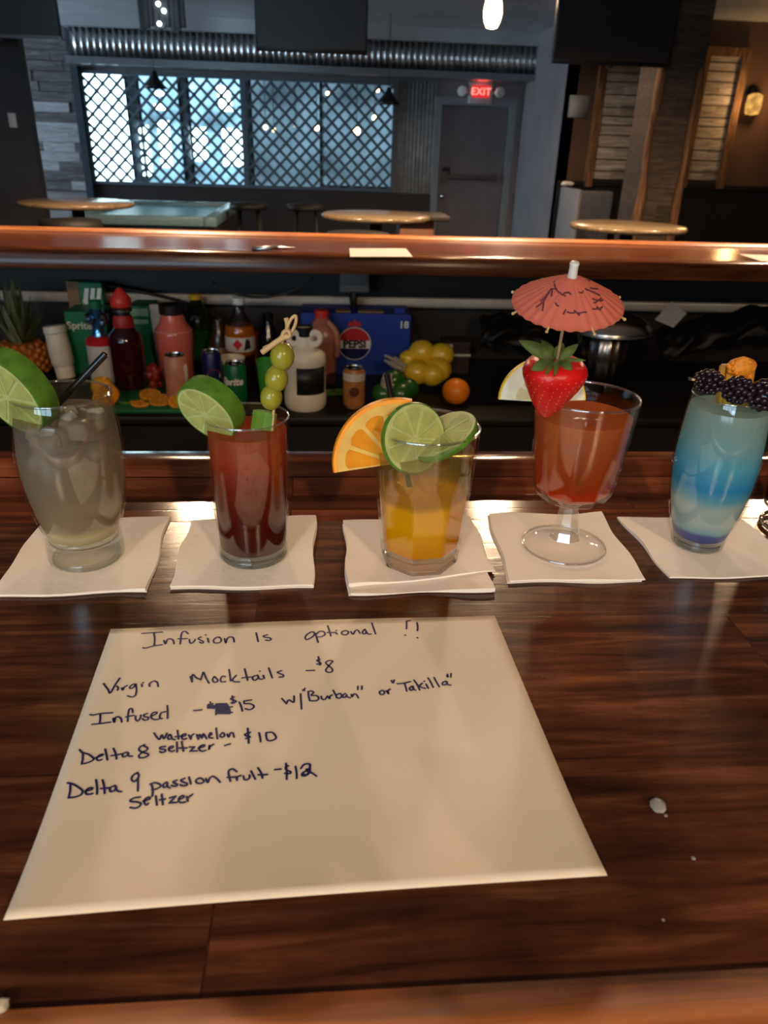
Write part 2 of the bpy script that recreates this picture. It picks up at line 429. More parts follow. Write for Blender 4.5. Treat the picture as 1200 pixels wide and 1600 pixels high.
# wall behind the viewer, with a shop window
bm = BM(); box(bm, -7, -4.6, -4.1, -4, 0, CEIL); box(bm, -0.6, 8, -4.1, -4, 0, CEIL); box(bm, -4.6, -0.6, -4.1, -4, 0, 0.9); box(bm, -4.6, -0.6, -4.1, -4, 2.3, CEIL)
struct('wall_front', bm, M_wall)
M_daypane = emis('daylight_pane', (0.55, 0.80, 1.0), WIN_REAR)
bm = BM(); 
for k in range(4): box(bm, -4.6 + k, -3.66 + k, -4.06, -4.05, 0.9, 2.3)
wn = struct('window_3', bm, M_daypane)
bm = BM()
for k in range(5): box(bm, -4.63 + k * 0.985, -4.57 + k * 0.985, -4.05, -3.99, 0.9, 2.3)
box(bm, -4.63, -0.57, -4.05, -3.99, 0.86, 0.92); box(bm, -4.63, -0.57, -4.05, -3.99, 2.28, 2.34)
struct('window_frame', bm, M_blackmetal, wn)
bm = BM(); box(bm, -6.99, -6.97, 8.5, 10.7, 0.9, 2.3)
wn = struct('window_2', bm, emis('side_fill_pane', (0.62, 0.82, 1.0), SIDE_FILL))  # made-up window behind the partition, added to light valance and back wall
bm = BM()
for y in (8.46, 9.2, 9.94, 10.68): box(bm, -6.99, -6.93, y, y + .06, .86, 2.34)
box(bm, -6.99, -6.93, 8.46, 10.74, .84, .9); box(bm, -6.99, -6.93, 8.46, 10.74, 2.3, 2.36); struct('window_frame', bm, M_blackmetal, wn)
# annex back wall, storefront windows
AY = 16.0
def pxbox(bm, x0, y0, x1, y1, Y, th=0.03, mi=0, back=0.0):
    """upright box on the plane Y, from its corners in the photograph"""
    a, b_ = PY(x0, y0, Y), PY(x1, y1, Y)
    return box(bm, min(a.x, b_.x), max(a.x, b_.x), Y + back, Y + back + th, min(a.z, b_.z), max(a.z, b_.z), mi)
bm = BM(); box(bm, -7, 3.0, AY, AY + 0.1, 0, 3.0); struct('wall_annex_back', bm, M_annex)
M_sky1 = emis('storefront_pane', (0.30, 0.64, 0.88), 0.60 * WIN_FAR, var=0.7, vscale=1.3)
M_sky2 = emis('sunlit_pane', (0.62, 0.92, 1.0), 2.4 * WIN_FAR, var=0.3, vscale=2.5)
M_wallglow = emis('pale_pane', (0.28, 0.50, 0.66), 0.20 * WIN_FAR, var=0.6, vscale=0.9)  # added glow standing in for the dim bluish annex wall
M_neon = emis('neon_white', (0.75, 0.96, 1.0), 3.0 * WIN_FAR)
M_frame = mat('dark_window_frame', srgb(40,52,62), rough=0.5)
winlist = [(128, 112, 212, 292, M_sky2, 'bright daylit pane'), (216, 112, 290, 292, M_sky1, None), (294, 112, 386, 292, M_sky1, None), (392, 118, 500, 292, M_wallglow, None), (504, 118, 615, 292, M_wallglow, None)]  # last two are added glowing panes where the wall is only dimly lit
wn = None
bmf = BM()
for i, (x0, y0, x1, y1, m_, _) in enumerate(winlist):
    bm = BM(); pxbox(bm, x0, y0, x1, y1, AY, 0.02, back=-0.03)
    wn = struct('window_%d' % (i + 4), bm, m_)
    bm = BM(); a, b_ = PY(x0, y0, AY), PY(x1, y1, AY)
    for (xa, xb, za, zb) in ((a.x - .05, a.x, b_.z, a.z), (b_.x, b_.x + .05, b_.z, a.z), (a.x - .05, b_.x + .05, a.z, a.z + .06), (a.x - .05, b_.x + .05, b_.z - .06, b_.z)):
        box(bm, xa, xb, AY - 0.06, AY - 0.005, za, zb)
    struct('window_frame', bm, M_frame, wn)
# glass doors and sunlit panels of the storefront
for i, (x0, y0, x1, y1) in enumerate([(217, 195, 240, 275), (246, 188, 271, 262), (296, 198, 326, 252), (347, 200, 386, 260)]):
    bm = BM(); pxbox(bm, x0, y0, x1, y1, AY, 0.02, back=-0.055); d = struct('window_%d' % (i + 9), bm, M_sky2)
for i, (x0, y0, x1, y1) in enumerate([(338, 134, 360, 152), (342, 155, 364, 174), (238, 142, 262, 150), (240, 162, 258, 172)]):
    bm = BM(); a, b_ = PY(x0, y0, 15.94), PY(x1, y1, 15.94)
    rbox(bm, a.x, b_.x, 15.925, 15.968, b_.z, a.z, r=0.02)
    tag(obj('window_sign', bm, M_neon), ['glowing white sign high in the storefront, upper half of the stacked pair', 'glowing white sign high in the storefront, lower half of the stacked pair', 'thin glowing white bar sign behind the left lattice', 'small glowing white sign below the thin bar sign'][i], 'sign', 'lit signs in the storefront')

# ------------------------------------------------------------------ lattice screen
def lattice(name, x0, x1, z0, z1, label):
    r = thing(name, label, 'lattice', ((x0 + x1) / 2, 10.95, z0), 'lattice screens')
    bm = BM(); p = 0.172; hw = 0.017
    def clip(ax, az, bx, bz):
        pts = []
        dx, dz = bx - ax, bz - az; t0, t1 = 0.0, 1.0
        for p_, q in ((-dx, ax - x0), (dx, x1 - ax), (-dz, az - z0), (dz, z1 - az)):
            if abs(p_) < 1e-9:
                if q < 0: return None
            else:
                t = q / p_
                if p_ < 0: t0 = max(t0, t)
                else: t1 = min(t1, t)
        if t0 >= t1: return None
        return (ax + dx * t0, az + dz * t0), (ax + dx * t1, az + dz * t1)
    H = z1 - z0
    for sgn, yo in ((1, 10.955), (-1, 10.972)):
        k = x0 - H - p
        while k < x1 + H + p:
            s = clip(k, z0, k + sgn * H, z1); k += p
            if not s: continue
            (ax, az), (bx, bz) = s
            if math.hypot(bx - ax, bz - az) < 0.02: continue
            t = V((bx - ax, 0, bz - az)).normalized(); u = V((-t.z, 0, t.x)) * hw
            A, B = V((ax, yo, az)), V((bx, yo, bz)); D = V((0, 0.008, 0))
            q = [bm.verts.new(c) for c in (A - u - D, B - u - D, B + u - D, A + u - D, A - u + D, B - u + D, B + u + D, A + u + D)]
            for f in ((0,1,2,3),(7,6,5,4),(0,4,5,1),(1,5,6,2),(2,6,7,3),(3,7,4,0)): bm.faces.new([q[i] for i in f])
    obj('slats', bm, M_frame_l, r, smooth=False)
    bm = BM(); e = 0.035
    box(bm, x0 - e, x0, 10.94, 10.985, z0 - e, z1 + e); box(bm, x1, x1 + e, 10.94, 10.985, z0 - e, z1 + e)
    box(bm, x0, x1, 10.94, 10.985, z1, z1 + e); box(bm, x0, x1, 10.94, 10.985, z0 - e, z0)
    obj('frame', bm, M_frame_l, r, smooth=False)
M_frame_l = mat('lattice_paint', srgb(84,96,108), rough=0.5)
lattice('lattice_screen', LX0 + .03, -1.07, LZ0 + .03, LZ1 - .03, 'dark diamond lattice panel in front of the brightest storefront windows')
lattice('lattice_screen', -1.0, LX1 - .03, LZ0 + .03, LZ1 - .03, 'dark diamond lattice panel nearer the exit door, hanging bulbs behind it')

# ------------------------------------------------------------------ corrugated valance, ledge
def corrugated(bm, x0, x1, Y, z0, z1, per=0.075, amp=0.012, n=10):
    cols = int((x1 - x0) / per * n); prev = None
    for i in range(cols + 1):
        x = x0 + (x1 - x0) * i / cols; y = Y + amp * math.sin(2 * PI * (x - x0) / per)
        a, b_ = bm.verts.new((x, y, z0)), bm.verts.new((x, y, z1))
        c, d = bm.verts.new((x, y + 0.004, z0)), bm.verts.new((x, y + 0.004, z1))
        if prev:
            bm.faces.new((prev[0], a, b_, prev[1])); bm.faces.new((c, prev[2], prev[3], d)); bm.faces.new((prev[2], c, a, prev[0])); bm.faces.new((prev[1], b_, d, prev[3]))
        prev = (a, b_, c, d)
bm = BM(); corrugated(bm, -2.98, 2.75, 10.55, 2.24, CEIL - 0.14)
tag(obj('corrugated_valance', bm, M_galv), 'shiny corrugated metal band under the ceiling above the lattice', 'valance')
bm = BM(); box(bm, -3.05, 2.8, 10.48, 10.99, CEIL - 0.14, CEIL); struct('trim_2', bm, M_ceil)
bm = BM(); box(bm, -3.05, 2.8, 10.5, 10.99, 2.165, 2.24); struct('trim_3', bm, mat('ledge_paint', srgb(120,124,130), rough=.3))
M_tin = mat('old_corrugated_tin', srgb(150,148,144), rough=0.5, metal=0.15, var=0.3, vscale=10)
bm = BM(); corrugated(bm, 0.97, 1.47, 10.985, 0.45, 2.15, per=0.05, amp=0.006)
tag(obj('corrugated_cladding', bm, M_tin), 'grey corrugated sheet on the wall between lattice and exit door', 'wall panel')

# ------------------------------------------------------------------ exit door
bm = BM(); box(bm, DX0 + .01, DX1 - .01, 11.0, 11.05, 0.005, DZ - .01)
dr = struct('door_1', bm, mat('door_paint', srgb(104,98,102), rough=0.5, vscale=3))
bm = BM(); e = 0.09
box(bm, DX0 - e, DX0, 10.96, 11.0, 0, DZ + e); box(bm, DX1, DX1 + e, 10.96, 11.0, 0, DZ + e); box(bm, DX0, DX1, 10.96, 11.0, DZ, DZ + e)
struct('door_frame', bm, mat('door_frame_paint', srgb(128,134,140), rough=0.5), dr)
bm = BM(); rbox(bm, DX0 + .06, DX0 + .78, 10.93, 10.97, 1.02, 1.07, r=0.01); box(bm, DX0 + .05, DX0 + .13, 10.95, 11.0, 0.98, 1.1); box(bm, DX0 + .72, DX0 + .80, 10.95, 11.0, 1.0, 1.09)
struct('push_bar', bm, mat('push_bar_metal', srgb(90,84,82), rough=0.4, metal=0.6), dr)
bm = BM(); ball(bm, (DX0 + .07, 10.955, 0.80), 0.03, sub=2); struct('door_knob', bm, M_chrome, dr, smooth=True)
bm = BM(); rbox(bm, DX0 + .05, DX0 + .16, 10.975, 11.0, 1.02, 1.16, r=0.005); struct('lock_plate', bm, M_blackmetal, dr)

# exit sign
ex = PY(752, 145, 10.9)
rt = thing('exit_sign', 'white exit sign with glowing red letters over the grey door', 'exit sign', (ex.x, 10.99, ex.z - .1))
bm = BM(); rbox(bm, ex.x - .155, ex.x + .155, 10.93, 10.99, ex.z - .13, ex.z + .12, r=0.012); obj('housing', bm, mat('sign_housing', srgb(190,185,185), rough=0.4), rt)
bm = BM(); box(bm, ex.x - .115, ex.x + .115, 10.922, 10.932, ex.z - .055, ex.z + .085); obj('face', bm, emis('sign_red_dim', (1.0, 0.04, 0.04), 0.5), rt, smooth=False)
bm = text_bm('EXIT', 0.115, bold=0.002, extr=0.003, space=1.12); xform(bm, facing((ex.x, 10.918, ex.z + .012))); obj('letters', bm, emis('sign_red', (1.0, 0.20, 0.16), 1.6), rt, smooth=False)
for s in (-1, 1):
    bm = BM(); M = frame((ex.x + s * .235, 10.95, ex.z + .02), (s * .25, -1, -.15)); lathe(bm, [(0.03, 0), (0.06, .02), (0.062, .06), (0.05, .066), (0, .068)], M, seg=20); tube(bm, [(ex.x + s * .15, 10.96, ex.z), (ex.x + s * .235, 10.96, ex.z + .02)], 0.015, seg=8)
    obj('emergency_lamp', bm, M_white, rt)
lamp('exit_glow', (ex.x, 10.85, ex.z + .1), 0.35, (1, .1, .08), 0.08)

# ------------------------------------------------------------------ left side: dark partition and plank wall
bm = BM(); box(bm, -7, -2.72, 8.0, 8.15, 0, CEIL); struct('wall_partition_left', bm, M_wall)
pt = PY(20, 188, 8.0)
bm = BM(); rbox(bm, pt.x - .035, pt.x + .035, 7.985, 8.0, pt.z - .06, pt.z + .06, r=0.006); sw = obj('light_switch', bm, M_white); tag(sw, 'small white light switch on the dark partition wall', 'light switch')
bm = BM(); rbox(bm, pt.x - .01, pt.x + .01, 7.978, 7.988, pt.z - .02, pt.z + .02, r=0.002); obj('toggle', bm, M_white, sw)
random.seed(3)
bma = BM(); z = 0.75
while z < 2.6:
    x = -4.3
    while x < -3.08:
        w_ = random.uniform(0.3, 0.75); x2 = min(x + w_, -3.08)
        pale = random.random() > 0.68; box(bma, x, x2 - .006, 10.95 - random.uniform(0, .02), 10.99, z, z + 0.108, mi=int(pale)); x = x2
    z += 0.113
for v in bma.verts: pass
rt = thing('plank_wall_cladding', 'weathered grey and pale planks cladding the wall left of the lattice', 'wood cladding', (-3.7, 10.99, 0.75))
obj('planks', bma, [M_pallet, M_pallet_l], rt, smooth=False)
bm = BM(); box(bm, -3.13, -3.04, 10.9, 10.99, 0, CEIL - .1); struct('trim_4', bm, M_frame)

# ------------------------------------------------------------------ right side: return wall, brown rear wall, panels
bm = BM(); box(bm, 2.62, 2.72, 9.0, 10.99, 0, CEIL); struct('wall_return', bm, M_wallg)
bm = BM(); box(bm, 2.62, 8, 9.0, 9.12, 0, CEIL); struct('wall_right_rear', bm, M_brown)
bm = BM(); box(bm, 2.62, 8, 8.965, 8.998, 0, 1.06); box(bm, 2.62, 8, 8.945, 8.998, 1.06, 1.10); struct('trim_5', bm, M_black)
def panel(x0, x1, z0, z1, label):
    r = thing('plank_cladding', label, 'wall panel', ((x0 + x1) / 2, 8.99, z0), 'whitewashed plank panels')
    bm = BM(); zz = z0; k = 0
    while zz < z1 - .02:
        h = random.choice((0.085, 0.1, 0.12)); box(bm, x0, x1, 8.955 + random.uniform(0, .012), 8.99, zz, min(zz + h - .012, z1)); zz += h
    obj('planks', bm, M_whitepl, r, smooth=False)
    bm = BM(); e = 0.085
    box(bm, x0 - e, x0, 8.93, 8.99, z0 - e, z1 + e); box(bm, x1, x1 + e, 8.93, 8.99, z0 - e, z1 + e); box(bm, x0, x1, 8.93, 8.99, z1, z1 + e)
    obj('frame', bm, M_rough, r, smooth=False)
panel(3.0, 3.42, 1.13, 2.24, 'whitewashed plank panel with brown frame between grey wall and plank pillar')
panel(4.1, 4.45, 1.15, 2.35, 'whitewashed plank panel with brown frame beyond the plank pillar')
a, b_ = PY(893, 148, 8.95), PY(919, 184, 8.95)
bm = BM(); box(bm, a.x, b_.x, 8.985, 8.998, b_.z, a.z); tag(obj('notice', bm, mat('notice_paper', srgb(150,145,140), rough=0.7)), 'pale blank notice hung on the brown wall by the grey wall', 'notice')
bm = BM(); box(bm, 2.78, 3.17, 7.0, 7.4, 0, CEIL); pl = struct('pillar', bm, M_clad)
for x in (2.76, 3.11):
    bm = BM()
    pts = [(x + .04 + random.uniform(-.012, .012), 6.985, z_) for z_ in [0.05 + .2 * k for k in range(11)]]
    tube(bm, pts, [random.uniform(.026, .046) for _ in pts], seg=8); struct('edge_log', bm, M_rough, pl, smooth=True)
# grey booth side with a crumpled white napkin
rt = thing('booth_bench', 'grey upholstered booth back against the wall right of the exit door', 'booth', (2.84, 8.6, 0))
M_booth = mat('grey_vinyl', srgb(104,104,110), rough=0.5)
bm = BM(); rbox(bm, 2.58, 3.12, 8.5, 8.62, 0.1, 1.02, r=0.03); obj('backrest', bm, M_booth, rt)
bm = BM(); rbox(bm, 2.58, 3.12, 8.05, 8.5, 0.1, 0.46, r=0.03); obj('seat', bm, M_booth, rt)
bm = BM(); rbox(bm, 2.56, 2.60, 8.0, 8.64, 0.0, 1.05, r=0.01); obj('end_panel', bm, M_wallg, rt)
pt = PY(889, 290, 8.56); bm = BM()
for k in range(5): ball(bm, (pt.x + random.uniform(-.06, .06), 8.56 + random.uniform(-.015, .015), 1.078 + random.uniform(-.006, .01)), 0.03, sub=2, sc=(1.3, .8, .7), jit=.5)
tag(obj('crumpled_napkin', bm, M_white), 'crumpled white paper on top of the grey booth back', 'napkin')
# amber sconce
pt = PY(1178, 162, 8.9)
rt = thing('wall_sconce', 'amber glowing wall sconce on the brown wall', 'wall lamp', (pt.x, 8.98, pt.z))
bm = BM(); lathe(bm, [(0.05, 0), (0.06, 0.02), (0.02, .05)], frame((pt.x, 9.0, pt.z + .12), (0, -1, 0))); obj('bracket', bm, M_blackmetal, rt)
bm = BM(); lathe(bm, [(0.03, .1), (0.075, 0.08), (0.085, -.02), (0.07, -.1), (0.02, -.11)], T(pt.x, 8.9, pt.z)); obj('lamp_shade', bm, emis('amber_glass', (1.0, 0.50, 0.12), 0.55, var=.4, vscale=12), rt)
lamp('sconce_light', (pt.x, 8.8, pt.z), SCONCE_W, (1.0, .58, .22), .08, rt)

# ------------------------------------------------------------------ televisions
def tv(x0, x1, Y, z0, label, lit=False):
    r = thing('television', label, 'television', ((x0 + x1) / 2, Y, z0), 'televisions hung from the ceiling')
    h = (x1 - x0) * 0.57
    bm = BM(); rbox(bm, x0, x1, Y, Y + .06, z0, z0 + h, r=0.008); obj('casing', bm, M_blackmetal, r)
    bm = BM(); box(bm, x0 + .015, x1 - .015, Y - .002, Y + .004, z0 + .03, z0 + h - .015); obj('screen', bm, mat('screen_glass', srgb(30,26,27), rough=0.45, var=0), r, smooth=False)
    bm = BM(); box(bm, (x0 + x1) / 2 - .04, (x0 + x1) / 2 + .04, Y + .06, Y + .1, z0 + h * .4, CEIL); obj('mount', bm, M_blackmetal, r, smooth=False)
    bm = BM(); box(bm, (x0 + x1) / 2 - .02, (x0 + x1) / 2 + .02, Y + .005, Y + .05, z0 - .018, z0); obj('sensor', bm, M_blackmetal, r, smooth=False)
    if lit:
        bm = BM(); box(bm, x0, x1, Y - .006, Y + .02, z0 - .004, z0 + .022); obj('lower_bezel', bm, M_chrome, r, smooth=False)
a, b_ = PY(400, 80, 7.0), PY(574, 86, 7.0); tv(a.x, b_.x, 7.0, b_.z, 'switched off black television hung over the middle of the lattice')
a, b_ = PY(862, 100, 6.8), PY(1046, 104, 6.8); tv(a.x, b_.x, 6.8, (a.z + b_.z) / 2, 'large switched off black television hung in front of the plank pillar')
b_ = PY(95, 62, 7.2); tv(b_.x - 1.0, b_.x, 7.2, b_.z, 'switched off black television with shiny lower edge over the dark partition', True)

# ------------------------------------------------------------------ lamps
def pendant(x, Y, zb, label):
    r = thing('edison_pendant', label, 'pendant lamp', (x, Y, zb), 'filament bulbs in the bar')
    bm = BM(); lathe(bm, [(0, 0), (.016, .004), (.024, .02), (.028, .04), (.026, .06), (.02, .085), (.014, .1)], T(x, Y, zb), seg=24); obj('bulb', bm, M_bulb, r)
    bm = BM(); lathe(bm, [(.0145, .098), (.02, .104), (.02, .14), (.012, .155), (.004, .165)], T(x, Y, zb), seg=20); obj('socket', bm, mat('brass', (.5, .36, .16), rough=.35, metal=1), r)
    bm = BM(); tube(bm, [(x, Y, zb + .16), (x, Y, CEIL)], .003, seg=6); obj('cord', bm, M_blackmetal, r)
    lamp('pendant_light', (x, Y, zb - .03), PENDANT_W, (1, .66, .34), .03, r)
bz = PY(768, 46, 2.6); pendant(bz.x, 2.6, bz.z, 'glowing filament bulb hanging over the opposite bar')
def cone_lamp(px_, py_, Y, label):
    p = PY(px_, py_, Y); r = thing('cone_pendant', label, 'pendant lamp', p, 'black cone pendants')
    bm = BM(); lathe(bm, [(.14, 0), (.105, .03), (.05, .1), (.025, .15), (.02, .17), (.012, .17), (.04, .1), (.1, .028), (.136, 0)], T(*p), seg=28, close=True); obj('lamp_shade', bm, M_blackmetal, r)
    bm = BM(); tube(bm, [p + V((0, 0, .17)), (p.x, p.y, CEIL)], .004, seg=6); obj('cord', bm, M_blackmetal, r)
cone_lamp(243, 138, 9.6, 'black cone pendant in front of the bright storefront')
cone_lamp(607, 163, 9.6, 'black cone pendant beside the corrugated sheet')
M_bulb2 = emis('far_bulb_glow', (1.0, 0.72, 0.40), 7.0)
for i, (x, y, r_) in enumerate([(415, 199, .03), (428, 203, .028), (462, 196, .02), (495, 200, .036), (557, 205, .055), (585, 184, .035), (512, 146, .026), (590, 141, .026)]):
    p = PY(x, y, 12.2)
    q = thing('globe_bulb', ['warm globe bulb behind the lattice, first from the daylit windows', 'warm globe bulb just beside and below the first one', 'smallest warm globe bulb behind the lattice', 'warm globe bulb behind the middle of the dim lattice', 'largest warm globe bulb behind the lattice', 'warm globe bulb above right of the largest bulb', 'dim high globe bulb behind the lattice', 'dim high globe bulb behind the lattice nearest the exit door'][i], 'light bulb', p - V((0, 0, r_)), 'globe bulbs behind the lattice')
    bm = BM(); ball(bm, p, r_, sub=2); obj('bulb', bm, M_bulb2, q)
    bm = BM(); tube(bm, [p + V((0, 0, r_)), (p.x, p.y, 2.9)], .006, seg=6); obj('cord', bm, M_blackmetal, q)
# dark fixture with three little bulbs, near the ceiling
a, b_ = PY(214, 2, 9.2), PY(288, 50, 9.2)
rt = thing('hanging_fixture', 'dark ribbed hanging fixture with small white lights left of the middle television', 'light fixture', ((a.x + b_.x) / 2, 9.2, b_.z))
bm = BM(); k = 0; x = a.x
while x < b_.x - .03:
    rbox(bm, x, x + .05, 9.2 - .012 * (k % 2), 9.26, b_.z + .02 * (k % 3), CEIL, r=.006); x += .052; k += 1
obj('ribbed_body', bm, mat('dark_fixture', srgb(74,72,76), rough=.4), rt, smooth=False)
for x, y in ((247, 6), (256, 17), (249, 37)):
    bm = BM(); ball(bm, PY(x, y, 9.15), .022, sub=2); obj('small_bulb', bm, M_neon, rt)
    bm = BM(); p = PY(x, y, 9.15); tube(bm, [p, V((p.x, 9.2, p.z + .03))], .008, seg=6); obj('bulb_holder', bm, M_blackmetal, rt)
# ceiling lamps in a row above the opposite bar
LAMPY = 4.0
for i, lx in enumerate((-0.76, 1.0, 2.73)):
    r = thing('ceiling_lamp', ['round ceiling lamp beyond the opposite bar', 'round ceiling lamp beyond the opposite bar, nearest the hanging bulb', 'round ceiling lamp beyond the opposite bar towards the pillar'][i], 'ceiling lamp', (lx, LAMPY, CEIL - .06), 'ceiling lamps over the bars')
    bm = BM(); lathe(bm, [(.06, 0), (.065, .005), (.065, .06), (.055, .06), (.055, .005)], T(lx, LAMPY, CEIL - .06), seg=28, close=True); obj('housing', bm, M_blackmetal, r)
    bm = BM(); lathe(bm, [(0, .02), (.05, .02), (.05, .026), (0, .026)], T(lx, LAMPY, CEIL - .06), seg=28); obj('diffuser', bm, M_lampdisc, r)
    lamp('ceiling_lamp_light', (lx, LAMPY, CEIL - .075), SPOT_W, WARM, .055, r, spot=165)
for i, (lx, ly) in enumerate(((-1.0, -2.4), (1.1, -2.3), (1.7, 7.4))):  # added unseen fill: two behind the viewer, one for the far room
    r = thing('ceiling_lamp', ['added round fill lamp over the guest side, near the shop window', 'added round fill lamp over the guest side, away from the shop window', 'added round fill lamp in front of the exit door'][i], 'ceiling lamp', (lx, ly, CEIL - .06), 'ceiling lamps over the bars')
    bm = BM(); lathe(bm, [(.06, 0), (.065, .005), (.065, .06), (.055, .06), (.055, .005)], T(lx, ly, CEIL - .06), seg=28, close=True); obj('housing', bm, M_blackmetal, r)
    bm = BM(); lathe(bm, [(0, .02), (.05, .02), (.05, .026), (0, .026)], T(lx, ly, CEIL - .06), seg=28); obj('diffuser', bm, M_lampdisc, r)
    lamp('ceiling_lamp_light', (lx, ly, CEIL - .075), FILL_W if i < 2 else FAR_FILL_W, WARM, .055, r, spot=165)

# ------------------------------------------------------------------ far tables, pool table, stools
M_tt = wood('table_top_wood', srgb(92,76,58), srgb(122,102,76), srgb(146,126,98), rough=0.25, coat=0.4)
def hightop(x0, y0, x1, y1, z, label):
    a, b_ = P(x0, y0, z), P(x1, y1, z); c = (a + b_) / 2; r = (b_ - a).length / 2
    q = thing('high_top_table', label, 'table', (c.x, c.y, 0), 'round high tables')
    bm = BM(); lathe(bm, [(0, z - .03), (r - .01, z - .03), (r, z - .022), (r, z - .008), (r - .008, z), (0, z)], T(c.x, c.y, 0), seg=48); obj('table_top', bm, M_tt, q)
    bm = BM(); lathe(bm, [(.04, .02), (.04, z - .03)], T(c.x, c.y, 0), seg=16); obj('pedestal', bm, M_blackmetal, q)
    bm = BM(); lathe(bm, [(0, 0), (.24, 0), (.24, .015), (.05, .03)], T(c.x, c.y, 0), seg=24); obj('base', bm, M_blackmetal, q)
    return c
t1 = hightop(25, 314, 210, 315, 1.0, 'round wooden high table in front of the pool table')
t2 = hightop(503, 333, 670, 336, 1.0, 'round wooden high table in front of the middle of the lattice')
t3 = hightop(895, 349, 1066, 353, 1.0, 'round wooden high table in front of the plank pillar')
def stool(x, Y, label, z=0.74):
    q = thing('bar_stool', label, 'stool', (x, Y, 0), 'dark bar stools')
    bm = BM(); lathe(bm, [(0, z), (.17, z), (.18, z + .02), (.17, z + .055), (0, z + .065)], T(x, Y, 0), seg=28); obj('seat', bm, M_black, q)
    for k in range(4):
        a = PI / 4 + k * PI / 2
        bm = BM(); tube(bm, [(x + .12 * math.cos(a), Y + .12 * math.sin(a), z), (x + .2 * math.cos(a), Y + .2 * math.sin(a), 0)], .014, seg=8); obj('leg', bm, M_blackmetal, q)
    bm = BM(); pts = [(x + .165 * math.cos(2 * PI * k / 20), Y + .165 * math.sin(2 * PI * k / 20), .28) for k in range(21)]; tube(bm, pts, .009, seg=6, cap=False); obj('foot_ring', bm, M_blackmetal, q)
for (px_, py_, Y, lab) in [(388, 318, 7.6, 'dark round bar stool beside the pool table corner'), (478, 320, 7.6, 'dark round bar stool between pool table and middle high table'), (110, 345, 4.75, 'dark bar stool under the table in front of the pool table'), (560, 352, 4.3, 'dark bar stool on the near side of the middle high table'), (1000, 372, 4.1, 'dark bar stool tucked under the table by the pillar')]:
    p = PY(px_, py_, Y); stool(p.x, Y, lab, z=max(.55, min(.9, p.z - .05)))
# pool table
rt = thing('pool_table', 'pool table with pale blue cloth in front of the lattice', 'pool table', (-1.53, 7.75, 0))
M_cloth = mat('blue_cloth', srgb(96,150,166), rough=0.32, vscale=60); M_ptw = wood('pool_table_wood', srgb(42,34,32), srgb(66,54,50), srgb(92,78,72), rough=0.3)
bm = BM(); box(bm, -2.06, -1.0, 6.92, 8.58, .74, .765); obj('cloth_bed', bm, M_cloth, rt, smooth=False)
bm = BM()
for q in ((-2.14, -2.03, 6.85, 8.65), (-1.03, -.92, 6.85, 8.65)): rbox(bm, *q, .72, .80, r=.012)
for q in ((-2.03, -1.03, 6.85, 6.96), (-2.03, -1.03, 8.54, 8.65)): rbox(bm, *q, .72, .80, r=.012)
obj('rails', bm, mat('pool_rail', srgb(110,140,150), rough=.25), rt)
bm = BM(); rbox(bm, -2.1, -.96, 6.9, 8.6, .5, .72, r=.02); obj('apron', bm, M_ptw, rt)
for x in (-2.0, -1.06):
    for y in (7.05, 8.45):
        bm = BM(); rbox(bm, x - .07, x + .07, y - .07, y + .07, 0, .5, r=.015); obj('leg', bm, M_ptw, rt)
# dark table with brown box-like base beside the middle table
p = PY(648, 352, 5.6)
rt = thing('service_cart', 'brown wooden cabinet with dark top behind the middle high table', 'cabinet', (p.x, 5.6, 0))
bm = BM(); rbox(bm, p.x - .12, p.x + .12, 5.45, 5.75, 0, .93, r=.01); obj('body', bm, mat('brown_cabinet', srgb(112,72,50), rough=.5), rt)
bm = BM(); rbox(bm, p.x - .2, p.x + .22, 5.4, 5.8, .93, .965, r=.008); obj('top', bm, M_dark, rt)

# ------------------------------------------------------------------ bars
def extrude_x(bm, prof, x0, x1):
    a = [bm.verts.new((x0, y, z)) for y, z in prof]; b_ = [bm.verts.new((x1, y, z)) for y, z in prof]
    bm.faces.new(a); bm.faces.new(b_[::-1])
    for i in range(len(prof)):
        j = (i + 1) % len(prof); bm.faces.new((a[i], b_[i], b_[j], a[j]))
    return bm
rt = thing('bar_counter', 'long dark varnished wooden bar the drinks stand on', 'bar', (0.3, 0.45, 0))
bm = BM(); box(bm, -3, 4, .185, .6085, BZ - .04, BZ); obj('countertop', bm, M_bar, rt, smooth=False)
bm = BM(); extrude_x(bm, [(.61, BZ - .04), (.61, BZ), (.6335, BZ), (.634, BZ - .0012), (.6345, BZ), (.6645, BZ), (.6645, BZ - .04)], -3, 4); obj('plank_strip', bm, M_strip, rt, smooth=False)
bm = BM(); extrude_x(bm, [(.6648, BZ - .05), (.6648, BZ + .0005), (.672, BZ + .003), (.684, BZ + .011), (.692, BZ + .0185), (.697, BZ + .0215), (.703, BZ + .0225), (.725, BZ + .0225), (.732, BZ + .019), (.735, BZ + .012), (.735, BZ - .05)], -3, 4); obj('raised_edge', bm, M_strip, rt, angle=50)
bm = BM(); extrude_x(bm, [(.1845, BZ - .04), (.1845, BZ + .0015), (.178, BZ + .006), (.165, BZ + .012), (.14, BZ + .014), (.11, BZ + .008), (.095, BZ - .01), (.1, BZ - .04)], -3, 4); obj('arm_rail', bm, M_rail, rt, angle=50)
bm = BM(); box(bm, -3, 4, .3, .34, 0, BZ - .045); box(bm, -3, 4, .62, .66, 0.1, BZ - .05); obj('front_panel', bm, M_dark, rt, smooth=False)
OY = 2.385
rt = thing('opposite_bar_counter', 'long wooden bar across the working aisle with a rounded front edge', 'bar', (0.3, 2.9, 0))
bm = BM(); box(bm, -5, 6, OY + .135, 2.93, BZ - .045, BZ); obj('countertop', bm, M_opp, rt, smooth=False)
